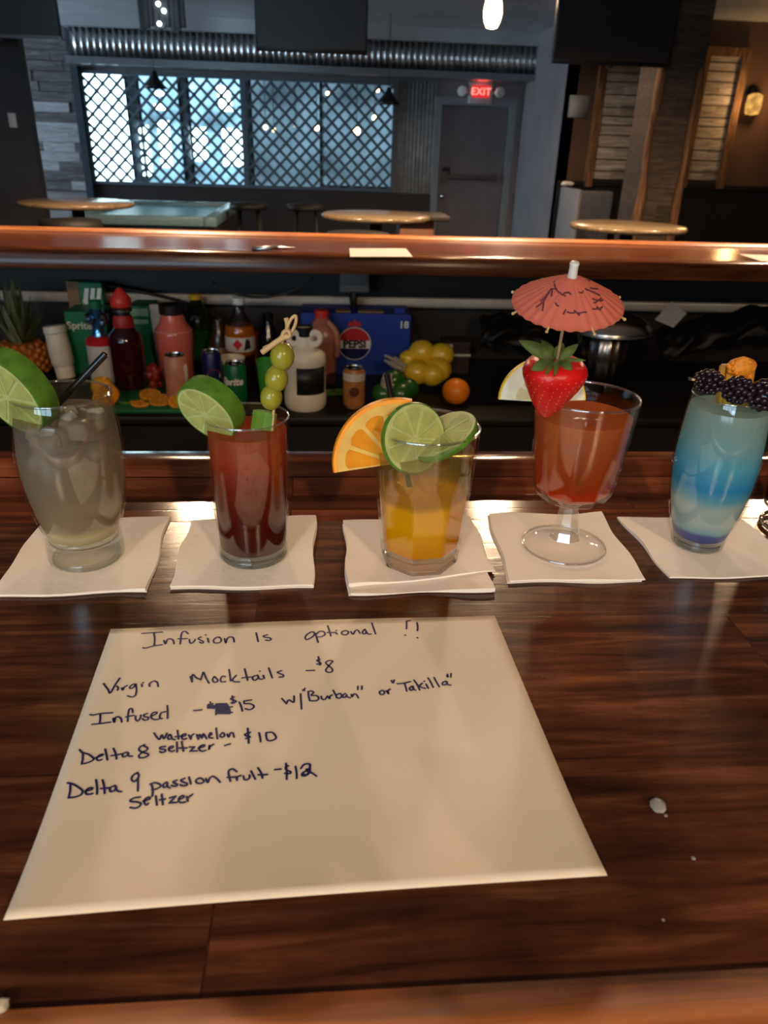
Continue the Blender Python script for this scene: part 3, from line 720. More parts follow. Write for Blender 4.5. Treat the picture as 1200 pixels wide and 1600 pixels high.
bm = BM(); extrude_x(bm, [(OY, BZ - .046), (OY - .002, BZ - .004), (OY + .006, BZ + .006), (OY + .02, BZ + .0105), (OY + .04, BZ + .012), (OY + .08, BZ + .009), (OY + .133, BZ + .002), (OY + .133, BZ - .046)], -5, 6); obj('raised_edge', bm, M_opp, rt, angle=50)
bm = BM(); extrude_x(bm, [(2.932, BZ - .045), (2.932, BZ + .002), (2.945, BZ + .01), (2.97, BZ + .012), (2.995, BZ + .004), (3.0, BZ - .045)], -5, 6); obj('arm_rail', bm, M_rail, rt, angle=50)
bm = BM(); box(bm, -5, 6, 2.84, 2.88, 0, BZ - .046); obj('panel', bm, M_dark, rt, smooth=False)
# underbar counter, mat, pipe
CZ = 0.65
rt = thing('underbar_counter', 'low black working counter below the opposite bar', 'counter', (0.3, 2.5, 0))
bm = BM(); rbox(bm, -4.5, 5.5, 2.12, 2.83, CZ - .03, CZ, r=.006); obj('worktop', bm, mat('black_worktop', srgb(15,12,11), rough=.5, vscale=8), rt)
bm = BM(); box(bm, -4.5, 5.5, 2.16, 2.2, 0.0, CZ - .03); obj('front_panel', bm, M_black, rt, smooth=False)
M_matg = mat('green_mat', srgb(24,104,62), rough=.4, var=.1)
a = P(332, 640, CZ + .012); b_ = P(140, 640, CZ + .012)
bm = BM(); rbox(bm, b_.x, a.x + .02, b_.y, b_.y + .32, CZ, CZ + .012, r=.003)
tag(obj('cutting_board', bm, M_matg), 'green plastic cutting board under the fruit and bottles', 'cutting board')
p1, p2 = PY(0, 464, 2.79), PY(1200, 480, 2.79); pz = (p1.z + p2.z) / 2
bm = BM(); tube(bm, [(-4.5, 2.79, pz), (5.5, 2.79, pz)], .019, seg=16)
tag(obj('drain_pipe', bm, mat('pale_pipe', srgb(196,186,172), rough=.4)), 'pale pipe running along the wall below the opposite bar', 'pipe')
for i, (x0, y0, x1, y1) in enumerate([(530, 424, 577, 458)]):
    a, b_ = PY(x0, y0, 2.6), PY(x1, y1, 2.6)
    bm = BM(); rbox(bm, a.x, b_.x, 2.6, 2.66, b_.z, BZ - .0465, r=.006); bx_ = obj('junction_box', bm, mat('grey_box', srgb(92,92,92), rough=.6)); tag(bx_, 'grey electrical box under the opposite bar edge', 'electrical box')
    bm = BM(); tube(bm, [V((a.x / 2 + b_.x / 2, 2.63, b_.z + .01)), V((a.x / 2 + b_.x / 2, 2.63, b_.z - .05)), V((a.x / 2 + b_.x / 2, 2.83, b_.z - .05))], .012, seg=10); obj('conduit', bm, M_dark, bx_)
def cable(pts, Y, r, label, m):
    bm = BM(); tube(bm, catmull([PY(x, y, Y) for x, y in pts], 6), r, seg=8); tag(obj('cable', bm, m), label, 'cable', 'cables under the opposite bar')
cable([(140, 444), (200, 452), (280, 470), (330, 490), (368, 508), (420, 520)], 2.755, .006, 'dark cable sagging behind the bottles from upper left', M_black)
cable([(330, 440), (380, 462), (430, 462), (470, 448), (490, 434)], 2.62, .005, 'dark cable looping under the bar near the white capped bottle', M_dark)

# ------------------------------------------------------------------ paper with handwriting
M_paper = mat('paper', srgb(240,228,208), rough=.75, var=.015, vscale=8)
M_ink = mat('blue_ink', srgb(32,34,92), rough=.6, var=.1)
def lift(u, v):   # u 0..1 left to right, v 0 at the near edge .. 1 at the far edge
    k = max(0, 1 - v / .32)
    return 0.0006 + .0055 * k * k * (0.65 + .35 * math.sin(2.6 * u + .4))
c00, c10, c11, c01 = (5, 1438), (949, 1368), (773, 962), (173, 983)
cor = {}
for (u, v), (x, y) in {(0, 0): c00, (1, 0): c10, (1, 1): c11, (0, 1): c01}.items(): cor[(u, v)] = P(x, y, BZ + lift(u, v))
bm = BM(); NU, NV = 36, 36; g = {}
for i in range(NU + 1):
    for j in range(NV + 1):
        u, v = i / NU, j / NV
        q = (cor[(0, 0)] * (1 - u) * (1 - v) + cor[(1, 0)] * u * (1 - v) + cor[(1, 1)] * u * v + cor[(0, 1)] * (1 - u) * v)
        q.z = BZ + lift(u, v) + .0001
        if v == 1 and u > .1: q.y += .0022 * math.sin(PI * min(1, (u - .1) / .8))
        g[i, j] = (bm.verts.new(q), bm.verts.new(q - V((0, 0, .0002))))
for i in range(NU):
    for j in range(NV):
        a, b_, c, d = g[i, j], g[i + 1, j], g[i + 1, j + 1], g[i, j + 1]
        bm.faces.new((a[0], b_[0], c[0], d[0])); bm.faces.new((d[1], c[1], b_[1], a[1]))
for j in range(NV):
    for i, fl in ((0, 0), (NU, 1)):
        a, b_ = g[i, j], g[i, j + 1]; bm.faces.new((a[0], b_[0], b_[1], a[1]))
for i in range(NU):
    for j in (0, NV):
        a, b_ = g[i, j], g[i + 1, j]; bm.faces.new((a[0], b_[0], b_[1], a[1]))
pap = obj('paper_sheet', bm, M_paper); tag(pap, 'white paper sheet with a handwritten blue drinks price list lying on the bar', 'paper')
STROKES = "-1281,4359 -1212,4365 -1144,4370;-1201,4364 -1181,4293 -1169,4216;-1239,4193 -1219,4189 -1173,4211 -1118,4223;-1115,4272 -1097,4231 -1094,4279 -1076,4289 -1054,4274 -1039,4230;-963,4346 -986,4373 -1003,4370 -1009,4339 -1004,4287 -997,4227;-1022,4288 -989,4287 -960,4289;-944,4278 -937,4248 -924,4232 -910,4251 -905,4277;-868,4304 -884,4294 -879,4276 -855,4260 -844,4245 -851,4231 -870,4245;-822,4289 -807,4240;-842,4328 -840,4327;-742,4297 -764,4296 -778,4265 -770,4237 -747,4231 -727,4245 -729,4278 -745,4298;-706,4281 -691,4229 -688,4277 -670,4299 -647,4287 -635,4239;-494,4343 -480,4278 -472,4237;-414,4317 -440,4303 -430,4288 -398,4279 -386,4264 -396,4249 -423,4254;-89,4334 -107,4341 -138,4313 -151,4275 -141,4251 -115,4267 -89,4300 -87,4330;-80,4322 -70,4265 -60,4217;-75,4311 -53,4344 -26,4344 -13,4313 -30,4287 -64,4280;6,4413 19,4346 28,4289;3,4331 28,4330 55,4330;62,4329 72,4308;66,4354 68,4352;132,4350 109,4339 104,4313 126,4297 147,4311 150,4338 132,4350;168,4338 183,4303 200,4344 219,4352 233,4313;269,4362 252,4335 253,4308 271,4309 279,4330 271,4358;275,4334 291,4303 311,4303;323,4439 333,4368 342,4302;576,4452 572,4400 566,4357;576,4454 605,4461;548,4285 552,4281;651,4433 650,4382 642,4331;631,4251 635,4246;-1403,3826 -1360,3767 -1338,3733 -1328,3808 -1315,3876;-1316,3798 -1302,3783 -1300,3758;-1279,3779 -1269,3760 -1267,3784 -1252,3802;-1201,3813 -1219,3812 -1233,3786 -1223,3772 -1206,3788 -1201,3810 -1185,3757 -1180,3709 -1195,3692 -1227,3702;-1165,3812 -1158,3790;-1160,3827 -1158,3826;-1111,3788 -1118,3810 -1108,3831 -1090,3839 -1071,3824 -1058,3786;-874,3877 -854,3822;-854,3822 -863,3896 -834,3863 -803,3842;-803,3842 -800,3893 -797,3918 -773,3860 -746,3806;-722,3871 -729,3846 -719,3817 -699,3817 -695,3835 -713,3861 -722,3871;-652,3866 -669,3873 -679,3848 -671,3818 -645,3818;-636,3940 -625,3887 -613,3823;-583,3879 -603,3838 -590,3816 -557,3812;-536,3943 -519,3877 -506,3826;-543,3851 -513,3856 -485,3857;-447,3875 -473,3863 -475,3837 -458,3824 -441,3849 -445,3871;-442,3852 -430,3835 -414,3835;-411,3873 -402,3841;-437,3916 -435,3916;-381,3948 -365,3891 -351,3844;-296,3915 -322,3901 -307,3886 -283,3872 -284,3853 -307,3850;-136,3911 -84,3911;-58,4056 -53,4007 -47,3966;-47,4027 -68,4014 -47,3993 -42,3973 -68,3977;38,4004 13,4012 -9,3989 10,3957 33,3923 31,3894 8,3888 -9,3911 12,3957 38,4001;-1408,3541 -1384,3537 -1346,3548 -1280,3552;-1348,3540 -1338,3504 -1331,3465;-1373,3456 -1324,3462 -1271,3471;-1264,3504 -1249,3468 -1251,3508 -1238,3516 -1219,3502 -1206,3469;-1160,3549 -1172,3581 -1186,3584 -1187,3553 -1173,3475;-1193,3513 -1175,3518 -1150,3525;-1138,3518 -1129,3487 -1114,3476 -1106,3500 -1108,3525;-1073,3538 -1091,3527 -1082,3510 -1060,3504 -1060,3485 -1078,3481 -1092,3494;-1044,3514 -1019,3533 -1022,3547 -1042,3542 -1047,3514 -1035,3492 -1015,3483 -997,3486;-966,3550 -989,3543 -996,3518 -989,3493 -977,3490;-968,3604 -956,3550 -946,3491;-802,3555 -787,3554 -755,3559;-678,3608 -614,3608;-677,3599 -605,3595;-673,3587 -600,3583;-672,3576 -595,3571;-671,3564 -591,3560;-671,3553 -588,3548;-669,3542 -585,3537;-666,3532 -582,3527;-657,3523 -585,3519;-725,3604 -696,3611;-726,3592 -690,3594;-724,3582 -688,3584;-721,3572 -688,3571;-595,3576 -576,3578;-589,3524 -571,3528;-669,3544 -665,3513;-587,3678 -580,3645 -573,3615;-574,3668 -594,3651 -567,3636 -558,3624 -576,3610 -586,3616;-538,3620 -522,3579 -511,3538;-466,3636 -510,3628;-510,3628 -504,3604 -474,3603 -448,3585 -448,3564 -470,3548 -495,3558;-715,3627 -712,3621;-686,3568 -676,3596;-280,3643 -250,3594;-250,3594 -236,3629 -206,3604 -206,3664;-166,3683 -161,3612 -156,3542;-152,3713 -140,3734;-154,3719 -142,3713;-119,3703 -115,3657 -108,3618;-119,3700 -101,3708 -85,3692 -99,3666 -65,3661 -53,3634 -68,3614 -106,3615;-37,3654 -33,3630 -15,3624 -1,3650;1,3656 15,3629 17,3652 31,3664;37,3709 55,3657 58,3639;57,3663 79,3677 90,3656 78,3632 56,3639;113,3676 99,3661 98,3640 114,3643 121,3664;119,3661 126,3642 142,3633;151,3666 154,3641 167,3668 183,3661 193,3631;194,3741 193,3710;220,3743 218,3712;346,3698 329,3683 333,3659 354,3661 359,3685 346,3698;372,3691 384,3662 382,3691 398,3708;412,3790 419,3767;431,3795 423,3767;447,3757 486,3761 535,3776;494,3758 499,3720 501,3683;541,3731 523,3713 525,3691 541,3697 546,3725 541,3731;544,3719 550,3697 559,3690;558,3791 575,3743 584,3692;608,3757 588,3730 605,3713 622,3706;631,3747 641,3706;623,3776 625,3775;653,3807 665,3765 674,3714;692,3812 702,3763 713,3719;763,3771 741,3759 738,3737 759,3739 771,3764 763,3771;768,3761 773,3735 789,3732;776,3825 784,3812 784,3841;809,3847 802,3811;-1386,3254 -1364,3231 -1325,3215 -1291,3185 -1290,3170 -1314,3152 -1343,3144;-1359,3226 -1348,3182 -1343,3144;-1280,3189 -1258,3198 -1245,3209 -1258,3212 -1272,3193 -1269,3174 -1256,3166 -1243,3173;-1245,3251 -1228,3211 -1212,3169;-1201,3256 -1178,3214 -1164,3174;-1199,3200 -1169,3204 -1145,3212;-1121,3223 -1138,3212 -1133,3190 -1115,3194 -1109,3216 -1121,3223;-1112,3213 -1100,3193 -1083,3191;-1034,3277 -1054,3263 -1057,3240 -1036,3220 -1002,3206 -997,3191 -1017,3178 -1040,3179 -1047,3196 -1033,3220 -1012,3236 -1015,3254 -1038,3269;-1000,3370 -969,3325 -957,3319 -953,3353 -934,3321 -926,3364;-911,3353 -914,3330 -906,3315 -892,3324 -902,3350 -911,3353;-895,3332 -885,3316 -871,3311;-870,3386 -859,3346 -852,3315;-873,3334 -838,3340;-834,3337 -817,3342 -819,3355 -835,3350 -834,3324 -821,3311 -807,3318;-799,3346 -781,3312;-781,3312 -783,3338 -771,3353;-754,3347 -739,3310;-739,3310 -738,3349 -719,3317 -717,3353 -692,3311;-681,3336 -668,3346 -677,3360 -683,3336 -675,3318 -657,3315;-649,3396 -640,3353 -631,3309;-914,3259 -940,3255 -940,3241 -913,3234 -908,3219 -926,3213 -938,3221;-890,3238 -871,3250 -876,3260 -893,3251 -888,3228 -872,3218 -859,3225;-857,3292 -848,3249 -842,3214;-830,3294 -818,3253 -807,3218;-836,3244 -793,3242;-780,3249 -751,3248;-751,3248 -771,3216;-771,3216 -732,3217;-729,3239 -698,3250 -700,3263 -720,3254 -722,3229 -704,3213 -685,3220;-669,3257 -667,3222 -665,3247 -647,3266;-609,3357 -619,3336 -610,3321 -594,3328 -599,3351 -609,3357;-580,3345 -568,3319 -562,3350 -548,3352 -537,3318;-582,3253 -553,3265;-466,3388 -458,3335 -449,3265;-447,3353 -478,3339 -464,3322 -445,3316 -468,3304;-397,3348 -388,3312 -382,3275;-356,3347 -353,3315 -342,3284 -315,3283 -296,3300 -303,3324 -322,3348 -354,3347;-1378,3011 -1344,2999 -1299,2968 -1282,2948 -1284,2927 -1306,2913 -1342,2908;-1359,2997 -1348,2955 -1342,2908;-1268,2950 -1238,2959 -1241,2970 -1260,2967 -1266,2943 -1252,2927 -1227,2931;-1235,3027 -1216,2976 -1203,2927;-1200,3023 -1180,2978 -1165,2930;-1193,2964 -1151,2966;-1125,2982 -1145,2968 -1140,2944 -1122,2943 -1115,2967 -1125,2980;-1118,2967 -1103,2944 -1081,2937;-1028,3068 -1047,3048 -1048,3021 -1030,3005 -1018,3024 -1015,3047 -1028,3068;-1016,3029 -1006,2984 -997,2940;-942,2983 -920,2991 -893,2981 -885,2965 -902,2949 -924,2943;-932,2976 -919,2936 -915,2900;-860,2993 -873,2978 -867,2958 -853,2964 -852,2984 -860,2993;-854,2977 -844,2959 -833,2952;-807,3004 -825,2994 -811,2982 -798,2972 -808,2962 -829,2969;-767,3016 -786,3003 -769,2989 -749,2979 -750,2966 -772,2965 -783,2972;-746,3024 -728,2976;-690,3015 -705,3000 -697,2981 -673,2978 -661,2991 -674,3009 -690,3015;-654,3009 -640,2981 -634,3012 -618,3023 -595,3006 -575,2980;-494,3052 -516,3071 -534,3067 -538,3045 -521,2985;-540,3013 -504,3013;-496,3015 -486,2990;-486,2990 -487,3013 -469,3023;-455,3018 -448,2995 -434,2992 -421,3005 -423,3024;-417,3053 -402,3020 -389,2993;-382,3075 -362,3037 -351,3000;-375,3024 -328,3023;-289,3057 -256,3060;-230,3101 -223,3040 -221,2985;-216,3082 -229,3078 -227,3054 -202,3039 -205,3026 -233,3029;-177,3076 -169,3029 -167,2990;-147,3060 -130,3088 -99,3091 -97,3067 -112,3045 -136,3027 -139,3009 -121,3006 -101,3026 -116,3054;-99,3091 -98,3030 -125,3008;-101,3035 -80,3020 -61,3001;-132,3018 -111,3012 -101,3049;-975,2896 -1002,2893 -1022,2879 -1013,2868 -983,2865 -963,2853 -967,2835 -987,2825 -1011,2831;-955,2870 -925,2881 -930,2894 -948,2882 -945,2857 -933,2844 -925,2852;-897,2901 -887,2867 -879,2841;-868,2910 -859,2878 -849,2842;-871,2874 -844,2878;-822,2885 -793,2894;-793,2894 -818,2851;-818,2851 -781,2853;-772,2872 -751,2884 -757,2897 -773,2885 -772,2861 -756,2850 -738,2854;-736,2889 -726,2859;-726,2859 -728,2881 -708,2903"
bm = BM()
for i_, s in enumerate(STROKES.split(';')):
    pts = [V((int(a) * 1e-4, int(b_) * 1e-4, BZ + .0006 + .0004 + i_ * 4e-7)) for a, b_ in (q.split(',') for q in s.split())]
    ribbon(bm, catmull(pts, 5), .00125)
for f in bm.faces:
    f.normal_update()
    if f.normal.z < 0: f.normal_flip()
obj('handwriting', bm, M_ink, pap, recalc=False)['label'] = 'blue handwritten drinks and prices'

# ------------------------------------------------------------------ napkins
M_nap = mat('napkin_paper', srgb(240,232,222), rough=.85, var=.02, vscale=25, bump=.25, bscale=160)
def napkin(corners, th, label, seed, layers=3, z0=BZ):
    """corners: TL, TR, BR, BL pixels"""
    TL, TR, BR, BL = [P(x, y, z0 + th) for x, y in corners]
    bm = BM(); n = 16; rnd = random.Random(seed); ph = [rnd.uniform(0, 6) for _ in range(6)]
    lay = th / layers
    for k in range(layers):
        zb = z0 + k * lay; top = zb + lay * .72; grd = {}
        jx, jy = rnd.uniform(-.0016, .0016), rnd.uniform(-.0016, .0016)
        for i in range(n + 1):
            for j in range(n + 1):
                u, v = i / n, j / n
                q = BL * (1 - u) * (1 - v) + BR * u * (1 - v) + TR * u * v + TL * (1 - u) * v
                ed = max(abs(u - .5), abs(v - .5)) * 2
                w_ = .0009 * math.sin(7 * u + ph[0] + 3 * v) + .0009 * math.sin(6 * v + ph[1] - 2 * u)
                q.x += .0013 * math.sin(9 * v + ph[2]) * abs(u - .5) * 2 + (jx if k < layers - 1 else 0); q.y += .0013 * math.sin(8 * u + ph[3]) * abs(v - .5) * 2 + (jy if k < layers - 1 else 0)
                zz = top + (max(0, w_) * ed ** 4 * 1.6 if k == layers - 1 else 0)
                grd[i, j] = (bm.verts.new((q.x, q.y, zz)), bm.verts.new((q.x, q.y, zb)))
        for i in range(n):
            for j in range(n):
                a, b_, c, d = grd[i, j], grd[i + 1, j], grd[i + 1, j + 1], grd[i, j + 1]
                bm.faces.new((a[0], b_[0], c[0], d[0])); bm.faces.new((d[1], c[1], b_[1], a[1]))
            for (p_, q_) in (((i, 0), (i + 1, 0)), ((i, n), (i + 1, n)), ((0, i), (0, i + 1)), ((n, i), (n, i + 1))):
                a, b_ = grd[p_], grd[q_]; bm.faces.new((a[0], b_[0], b_[1], a[1]))
    return tag(obj('napkin', bm, M_nap, angle=60), label, 'napkin', 'white paper napkins on the bar')
NT = .003
napkin([(64, 816), (264, 806), (230, 921), (-14, 930)], NT, 'white napkin under the tall icy clear drink', 1, 2)
napkin([(298, 813), (493, 805), (488, 914), (264, 916)], NT, 'white folded napkin under the red tomato drink', 2, 3)
napkin([(540, 818), (738, 812), (771, 922), (546, 928)], .002, 'lower white napkin under the orange and lime drink', 3, 2)
napkin([(538, 813), (735, 806), (771, 891), (543, 916)], .0022, 'upper crooked white napkin under the orange and lime drink', 4, 2, z0=BZ + .0022)
napkin([(762, 801), (938, 803), (1010, 905), (798, 906)], NT, 'white folded napkin under the stemmed red goblet', 5, 3)
napkin([(967, 808), (1150, 806), (1262, 898), (1048, 902)], .0022, 'white napkin under the blue layered drink', 6, 2)

# ------------------------------------------------------------------ glasses
M_glass = thinglass('clear_glass', base=.05, edge=.55); M_ring = solidglass('glint_ring_glass', (.98, 1, .99)); M_rim = thinglass('glass_rim', base=.30, edge=.7, rough=.05)
M_heel = solidglass('thick_glass_base', (.98, .99, .98), clear=.68)
def gbase(x, y, z=BZ + NT): return P(x, y, z)
def glass(name, label, c, prof, wall, heel, mats=None, seg=48, rfun=None, smooth=True, drink=None, group='cocktail glasses in a row', hrf=None, cat='glass', angle=None):
    """prof: outer (r,z) from base edge to rim. heel: solid glass up to that height"""
    r = thing(name, label, cat, c, group)
    zb = heel
    def rad(z):
        for (ra, za), (rb, zb_) in zip(prof, prof[1:]):
            if za <= z <= zb_: return ra + (rb - ra) * (z - za) / max(1e-9, zb_ - za)
        return prof[-1][0]
    up = [(rad(zb), zb)] + [p for p in prof if p[1] > zb]
    rim = up[-1]
    inn = [(max(.001, a - wall), b) for a, b in up]
    ring = [(rim[0] - .0002, rim[1] + .0006), (rim[0] - wall / 2, rim[1] + .001), (rim[0] - wall + .0002, rim[1] + .0006)]
    bm = BM(); lathe(bm, up + ring + inn[::-1], T(*c), seg=seg, cap=False, rfun=rfun); obj('bowl', bm, M_glass, r, smooth=smooth, angle=angle)
    bm = BM(); rw = wall / 2 + .0002; lathe(bm, [(rim[0] - wall / 2 + rw * math.cos(t), rim[1] + .0008 + rw * math.sin(t)) for t in [2 * PI * k / 8 for k in range(8)]], T(*c), seg=seg, close=True); obj('rim', bm, M_rim, r)
    lo = [p for p in prof if p[1] < zb - 1e-6] + [(rad(zb) - .0002, zb - .0003)]
    hb = [(0, lo[0][1] + .0012), (lo[0][0] * .72, lo[0][1] + .0008), (lo[0][0] - .0022, lo[0][1])]
    bm = BM(); lathe(bm, hb + lo + [(rad(zb) - .004, zb - .0002), (rad(zb) * .6, zb - .0012), (0, zb - .0015)], T(*c), seg=seg, cap=False, rfun=rfun); obj('thick_base', bm, M_heel, r, smooth=smooth, angle=angle)
    bm = BM(); r0 = lo[min(1, len(lo) - 1)][0] - .0024
    for (R_, zz, mn) in ((r0, .0022, .0019), (rad(zb) - .0034, zb - .0016, .0013)):
        lathe(bm, [(R_ + mn * math.cos(t), zz + mn * math.sin(t)) for t in [2 * PI * k / 10 for k in range(10)]], T(*c), seg=seg, close=True, rfun=rfun)
    obj('glint_ring', bm, M_ring, r)  # rings added inside the base to give sparkle and dark lines
    if drink:
        m, ztop, lab = drink
        dp = [(0, zb + .0004), (rad(zb) * .8, zb + .0004), (rad(zb + .002) - wall - .0004, zb + .0025)]
        zs = [q[1] for q in up if zb + .004 < q[1] < ztop - .002]
        dp += [(rad(z) - wall - .0004, z) for z in zs] + [(rad(ztop) - wall - .0006, ztop), (0, ztop)]
        bm = BM(); lathe(bm, dp, T(*c), seg=seg, cap=False, rfun=rfun); o = obj('drink', bm, m, r, smooth=smooth, angle=50 if smooth else None); o['label'] = lab
    r['_'] = 0; del r['_']
    return r
def smoothprof(pts, n=5): return [(p.x, p.y) for p in catmull([V((a, b, 0)) for a, b in pts], n)]

# 1: tall icy clear drink
G1 = gbase(137, 869)
L1 = liquid('cloudy_clear_drink', [(0.0, srgb(206,192,138), .35), (.10, srgb(220,206,154), .2), (.16, srgb(184,166,140), .36), (.6, srgb(176,160,140), .4), (.70, srgb(188,176,162), .55), (1.0, srgb(200,190,180), .8)], .02, .125, cloud=.06)
pr1 = smoothprof([(.0265, 0), (.0292, .003), (.0295, .010), (.0288, .02), (.0300, .028), (.0345, .045), (.0385, .068), (.0395, .088), (.0380, .112), (.0352, .136)], 5)
glass('cocktail_glass', 'tall curved glass of clear icy drink with lime wheel and black straw', G1, pr1, .0018, .022, drink=(L1, .122, 'cloudy pale drink'))
M_ice = thinglass('clear_ice', tint=(.96, .96, .95), base=.07, edge=.6, rough=.12)
rnd = random.Random(5)
def icecube(c, s, label, seed, group='ice in the clear drink'):
    rn = random.Random(seed); bm = BM(); rbox(bm, -s, s, -s, s, -s, s, r=s * .3, seg=3)
    for v in bm.verts: v.co *= 1 + .12 * mnoise.noise(v.co * 90 + V((seed, 0, 0)))
    M = T(*c) @ Matrix.Rotation(rn.uniform(0, 3), 4, 'X') @ Matrix.Rotation(rn.uniform(0, 3), 4, 'Y'); xform(bm, M)
    return tag(obj('ice_cube', bm, M_ice), label, 'ice', group)
bm = BM()
for k in range(64):
    a, rr = rnd.uniform(0, 2 * PI), .0262 * math.sqrt(rnd.random()); s = rnd.uniform(.0035, .007)
    z_ = G1.z + rnd.uniform(.082, .126 - .012 * (rr / .0262))
    b2 = BM(); rbox(b2, -s, s, -s, s, -s, s, r=s * .35, seg=2); xform(b2, T(G1.x + rr * math.cos(a), G1.y + rr * math.sin(a), z_) @ Matrix.Rotation(rnd.uniform(0, 3), 4, 'X') @ Matrix.Rotation(rnd.uniform(0, 3), 4, 'Z'))
    me = bpy.data.meshes.new('t'); b2.to_mesh(me); b2.free(); bm.from_mesh(me); bpy.data.meshes.remove(me)
M_crush = mat('crushed_ice', (.80, .77, .73), rough=.2, trans=.6, ior=1.31, var=.1, vscale=80, bump=.4, bscale=150)
tag(obj('crushed_ice', bm, M_crush), 'crushed ice heaped at the top of the clear drink', 'ice', kind='stuff')

# citrus ------------------------------------------------------------
M_lrind = mat('lime_rind', srgb(82,122,34), rough=.35, var=.35, vscale=110, bump=.15, bscale=300)
M_lpith = leafy('lime_pith', srgb(206,214,138), srgb(200,215,120), k=.3)
M_lpulp = leafy('lime_pulp', srgb(204,208,122), srgb(196,206,106), rough=.2, k=.4)
M_orind = mat('orange_rind', srgb(255,156,16), rough=.4, var=.12, vscale=80, bump=.25, bscale=350)
M_opith = leafy('orange_pith', srgb(255,204,96), srgb(255,200,80), k=.3)
M_opulp = leafy('orange_pulp', srgb(255,172,34), srgb(255,165,20), rough=.22, k=.4)
M_yrind = mat('lemon_rind', srgb(240,200,50), rough=.4, var=.1, vscale=80, bump=.2, bscale=300)
M_ypith = leafy('lemon_pith', srgb(250,240,208), srgb(246,230,170), k=.25)
M_ypulp = leafy('lemon_pulp', srgb(240,226,176), srgb(240,222,140), rough=.2, k=.35)
def citrus(name, label, cat, c, nrm, r, t, mats, a0=0.0, a1=360.0, nseg=9, up=(0, 0, 1), group=None, rindw=.07, pulpr=.86):
    mr, mp_, mu = mats; M = frame(c, nrm, up); th = thing(name, label, cat, c, group)
    full = a1 - a0 >= 359; A0, A1 = math.radians(a0), math.radians(a1); n = max(8, int((a1 - a0) / 6))
    def pt(rr, a, h): return M @ V((rr * math.cos(a), rr * math.sin(a), h))
    def sweep(bm, prof, closed):
        rows = []
        for i in range(n if full else n + 1):
            a = A0 + (A1 - A0) * i / n; rows.append([bm.verts.new(pt(rr, a, h)) for rr, h in prof])
        for i in range(n if full else n):
            A, B = rows[i], rows[(i + 1) % len(rows)]
            for k in range(len(prof) - (0 if closed else 1)):
                k2 = (k + 1) % len(prof); bm.faces.new((A[k], B[k], B[k2], A[k2]))
        if not full:
            bm.faces.new(rows[0]); bm.faces.new(rows[-1][::-1])
    ri = r * (1 - rindw); h = t / 2
    bm = BM(); sweep(bm, [(ri, -h), (r * .975, -h), (r * .995, -h * .5), (r, 0), (r * .995, h * .5), (r * .975, h), (ri, h)], True); obj('rind', bm, mr, th, angle=45)
    bm = BM(); sweep(bm, [(r * .015, -h), (ri, -h), (ri, h), (r * .015, h)], True); obj('pith', bm, mp_, th, angle=45)
    bm = BM(); e = .0006
    gap = math.radians(5.0); st = (A1 - A0) / nseg
    for k in range(nseg):
        b0, b1 = A0 + k * st + gap / 2, A0 + (k + 1) * st - gap / 2; mid = (b0 + b1) / 2
        for s in (-1, 1):
            pts = []
            R0, R1 = r * .10, r * pulpr
            for q in range(6):
                a = b0 + (b1 - b0) * q / 5; cr = R1 * (1 - .05 * (2 * q / 5 - 1) ** 4)
                pts.append((cr, a))
            pts.append((R0 * 1.3, mid + gap * .8)); pts.append((R0, mid)); pts.append((R0 * 1.3, mid - gap * .8))
            lo = [bm.verts.new(pt(rr, a, s * (h - .0002))) for rr, a in pts]; hi = [bm.verts.new(pt(rr, mid + (a - mid) * .93, s * (h + e))) for rr, a in pts]
            bm.faces.new(hi)
            for i in range(len(pts)): bm.faces.new((lo[i], lo[(i + 1) % len(pts)], hi[(i + 1) % len(pts)], hi[i]))
    obj('pulp', bm, mu, th, angle=60)
    return th
def view_normal(tilt_deg, dx, dy):
    """a direction tilted from the viewer by tilt toward the image direction (dx right, dy down)"""
    t = math.radians(tilt_deg); d = (RIGHT * dx - UP * dy).normalized()
    return (-FWD * math.cos(t) + d * math.sin(t)).normalized()
LIME = (M_lrind, M_lpith, M_lpulp); ORANGE = (M_orind, M_opith, M_opulp); LEMON = (M_yrind, M_ypith, M_ypulp)
# lime on glass 1, lime on glass 2
c = PY(26, 612, G1.y - .012)
citrus('lime_slice', 'lime wheel perched on the rim of the clear icy drink', 'lime slice', c, view_normal(50, -.58, .82), .0315, .0165, LIME, group='lime slices on the drinks')
G2 = gbase(397, 865)
c = PY(330, 638, G2.y - .006)
citrus('lime_slice', 'lime wheel perched on the rim of the red tomato drink', 'lime slice', c, view_normal(57, -.52, .85), .0258, .0150, LIME, group='lime slices on the drinks')
# straw 1
M_straw = mat('black_straw', srgb(20,19,20), rough=.25, var=0)
def straw(a, b_, label, r=.0026):
    bm = BM(); d = (V(b_) - V(a)).normalized(); M = frame(a, d); Ln = (V(b_) - V(a)).length
    lathe(bm, [(r, 0), (r, Ln), (r * .8, Ln), (r * .8, 0)], M, seg=14, close=True); tag(obj('drinking_straw', bm, M_straw, angle=40), label, 'straw', 'black drinking straws')
straw(PY(34, 690, G1.y - .002), PY(165, 553, G1.y + .004), 'black straw leaning out of the clear icy drink')

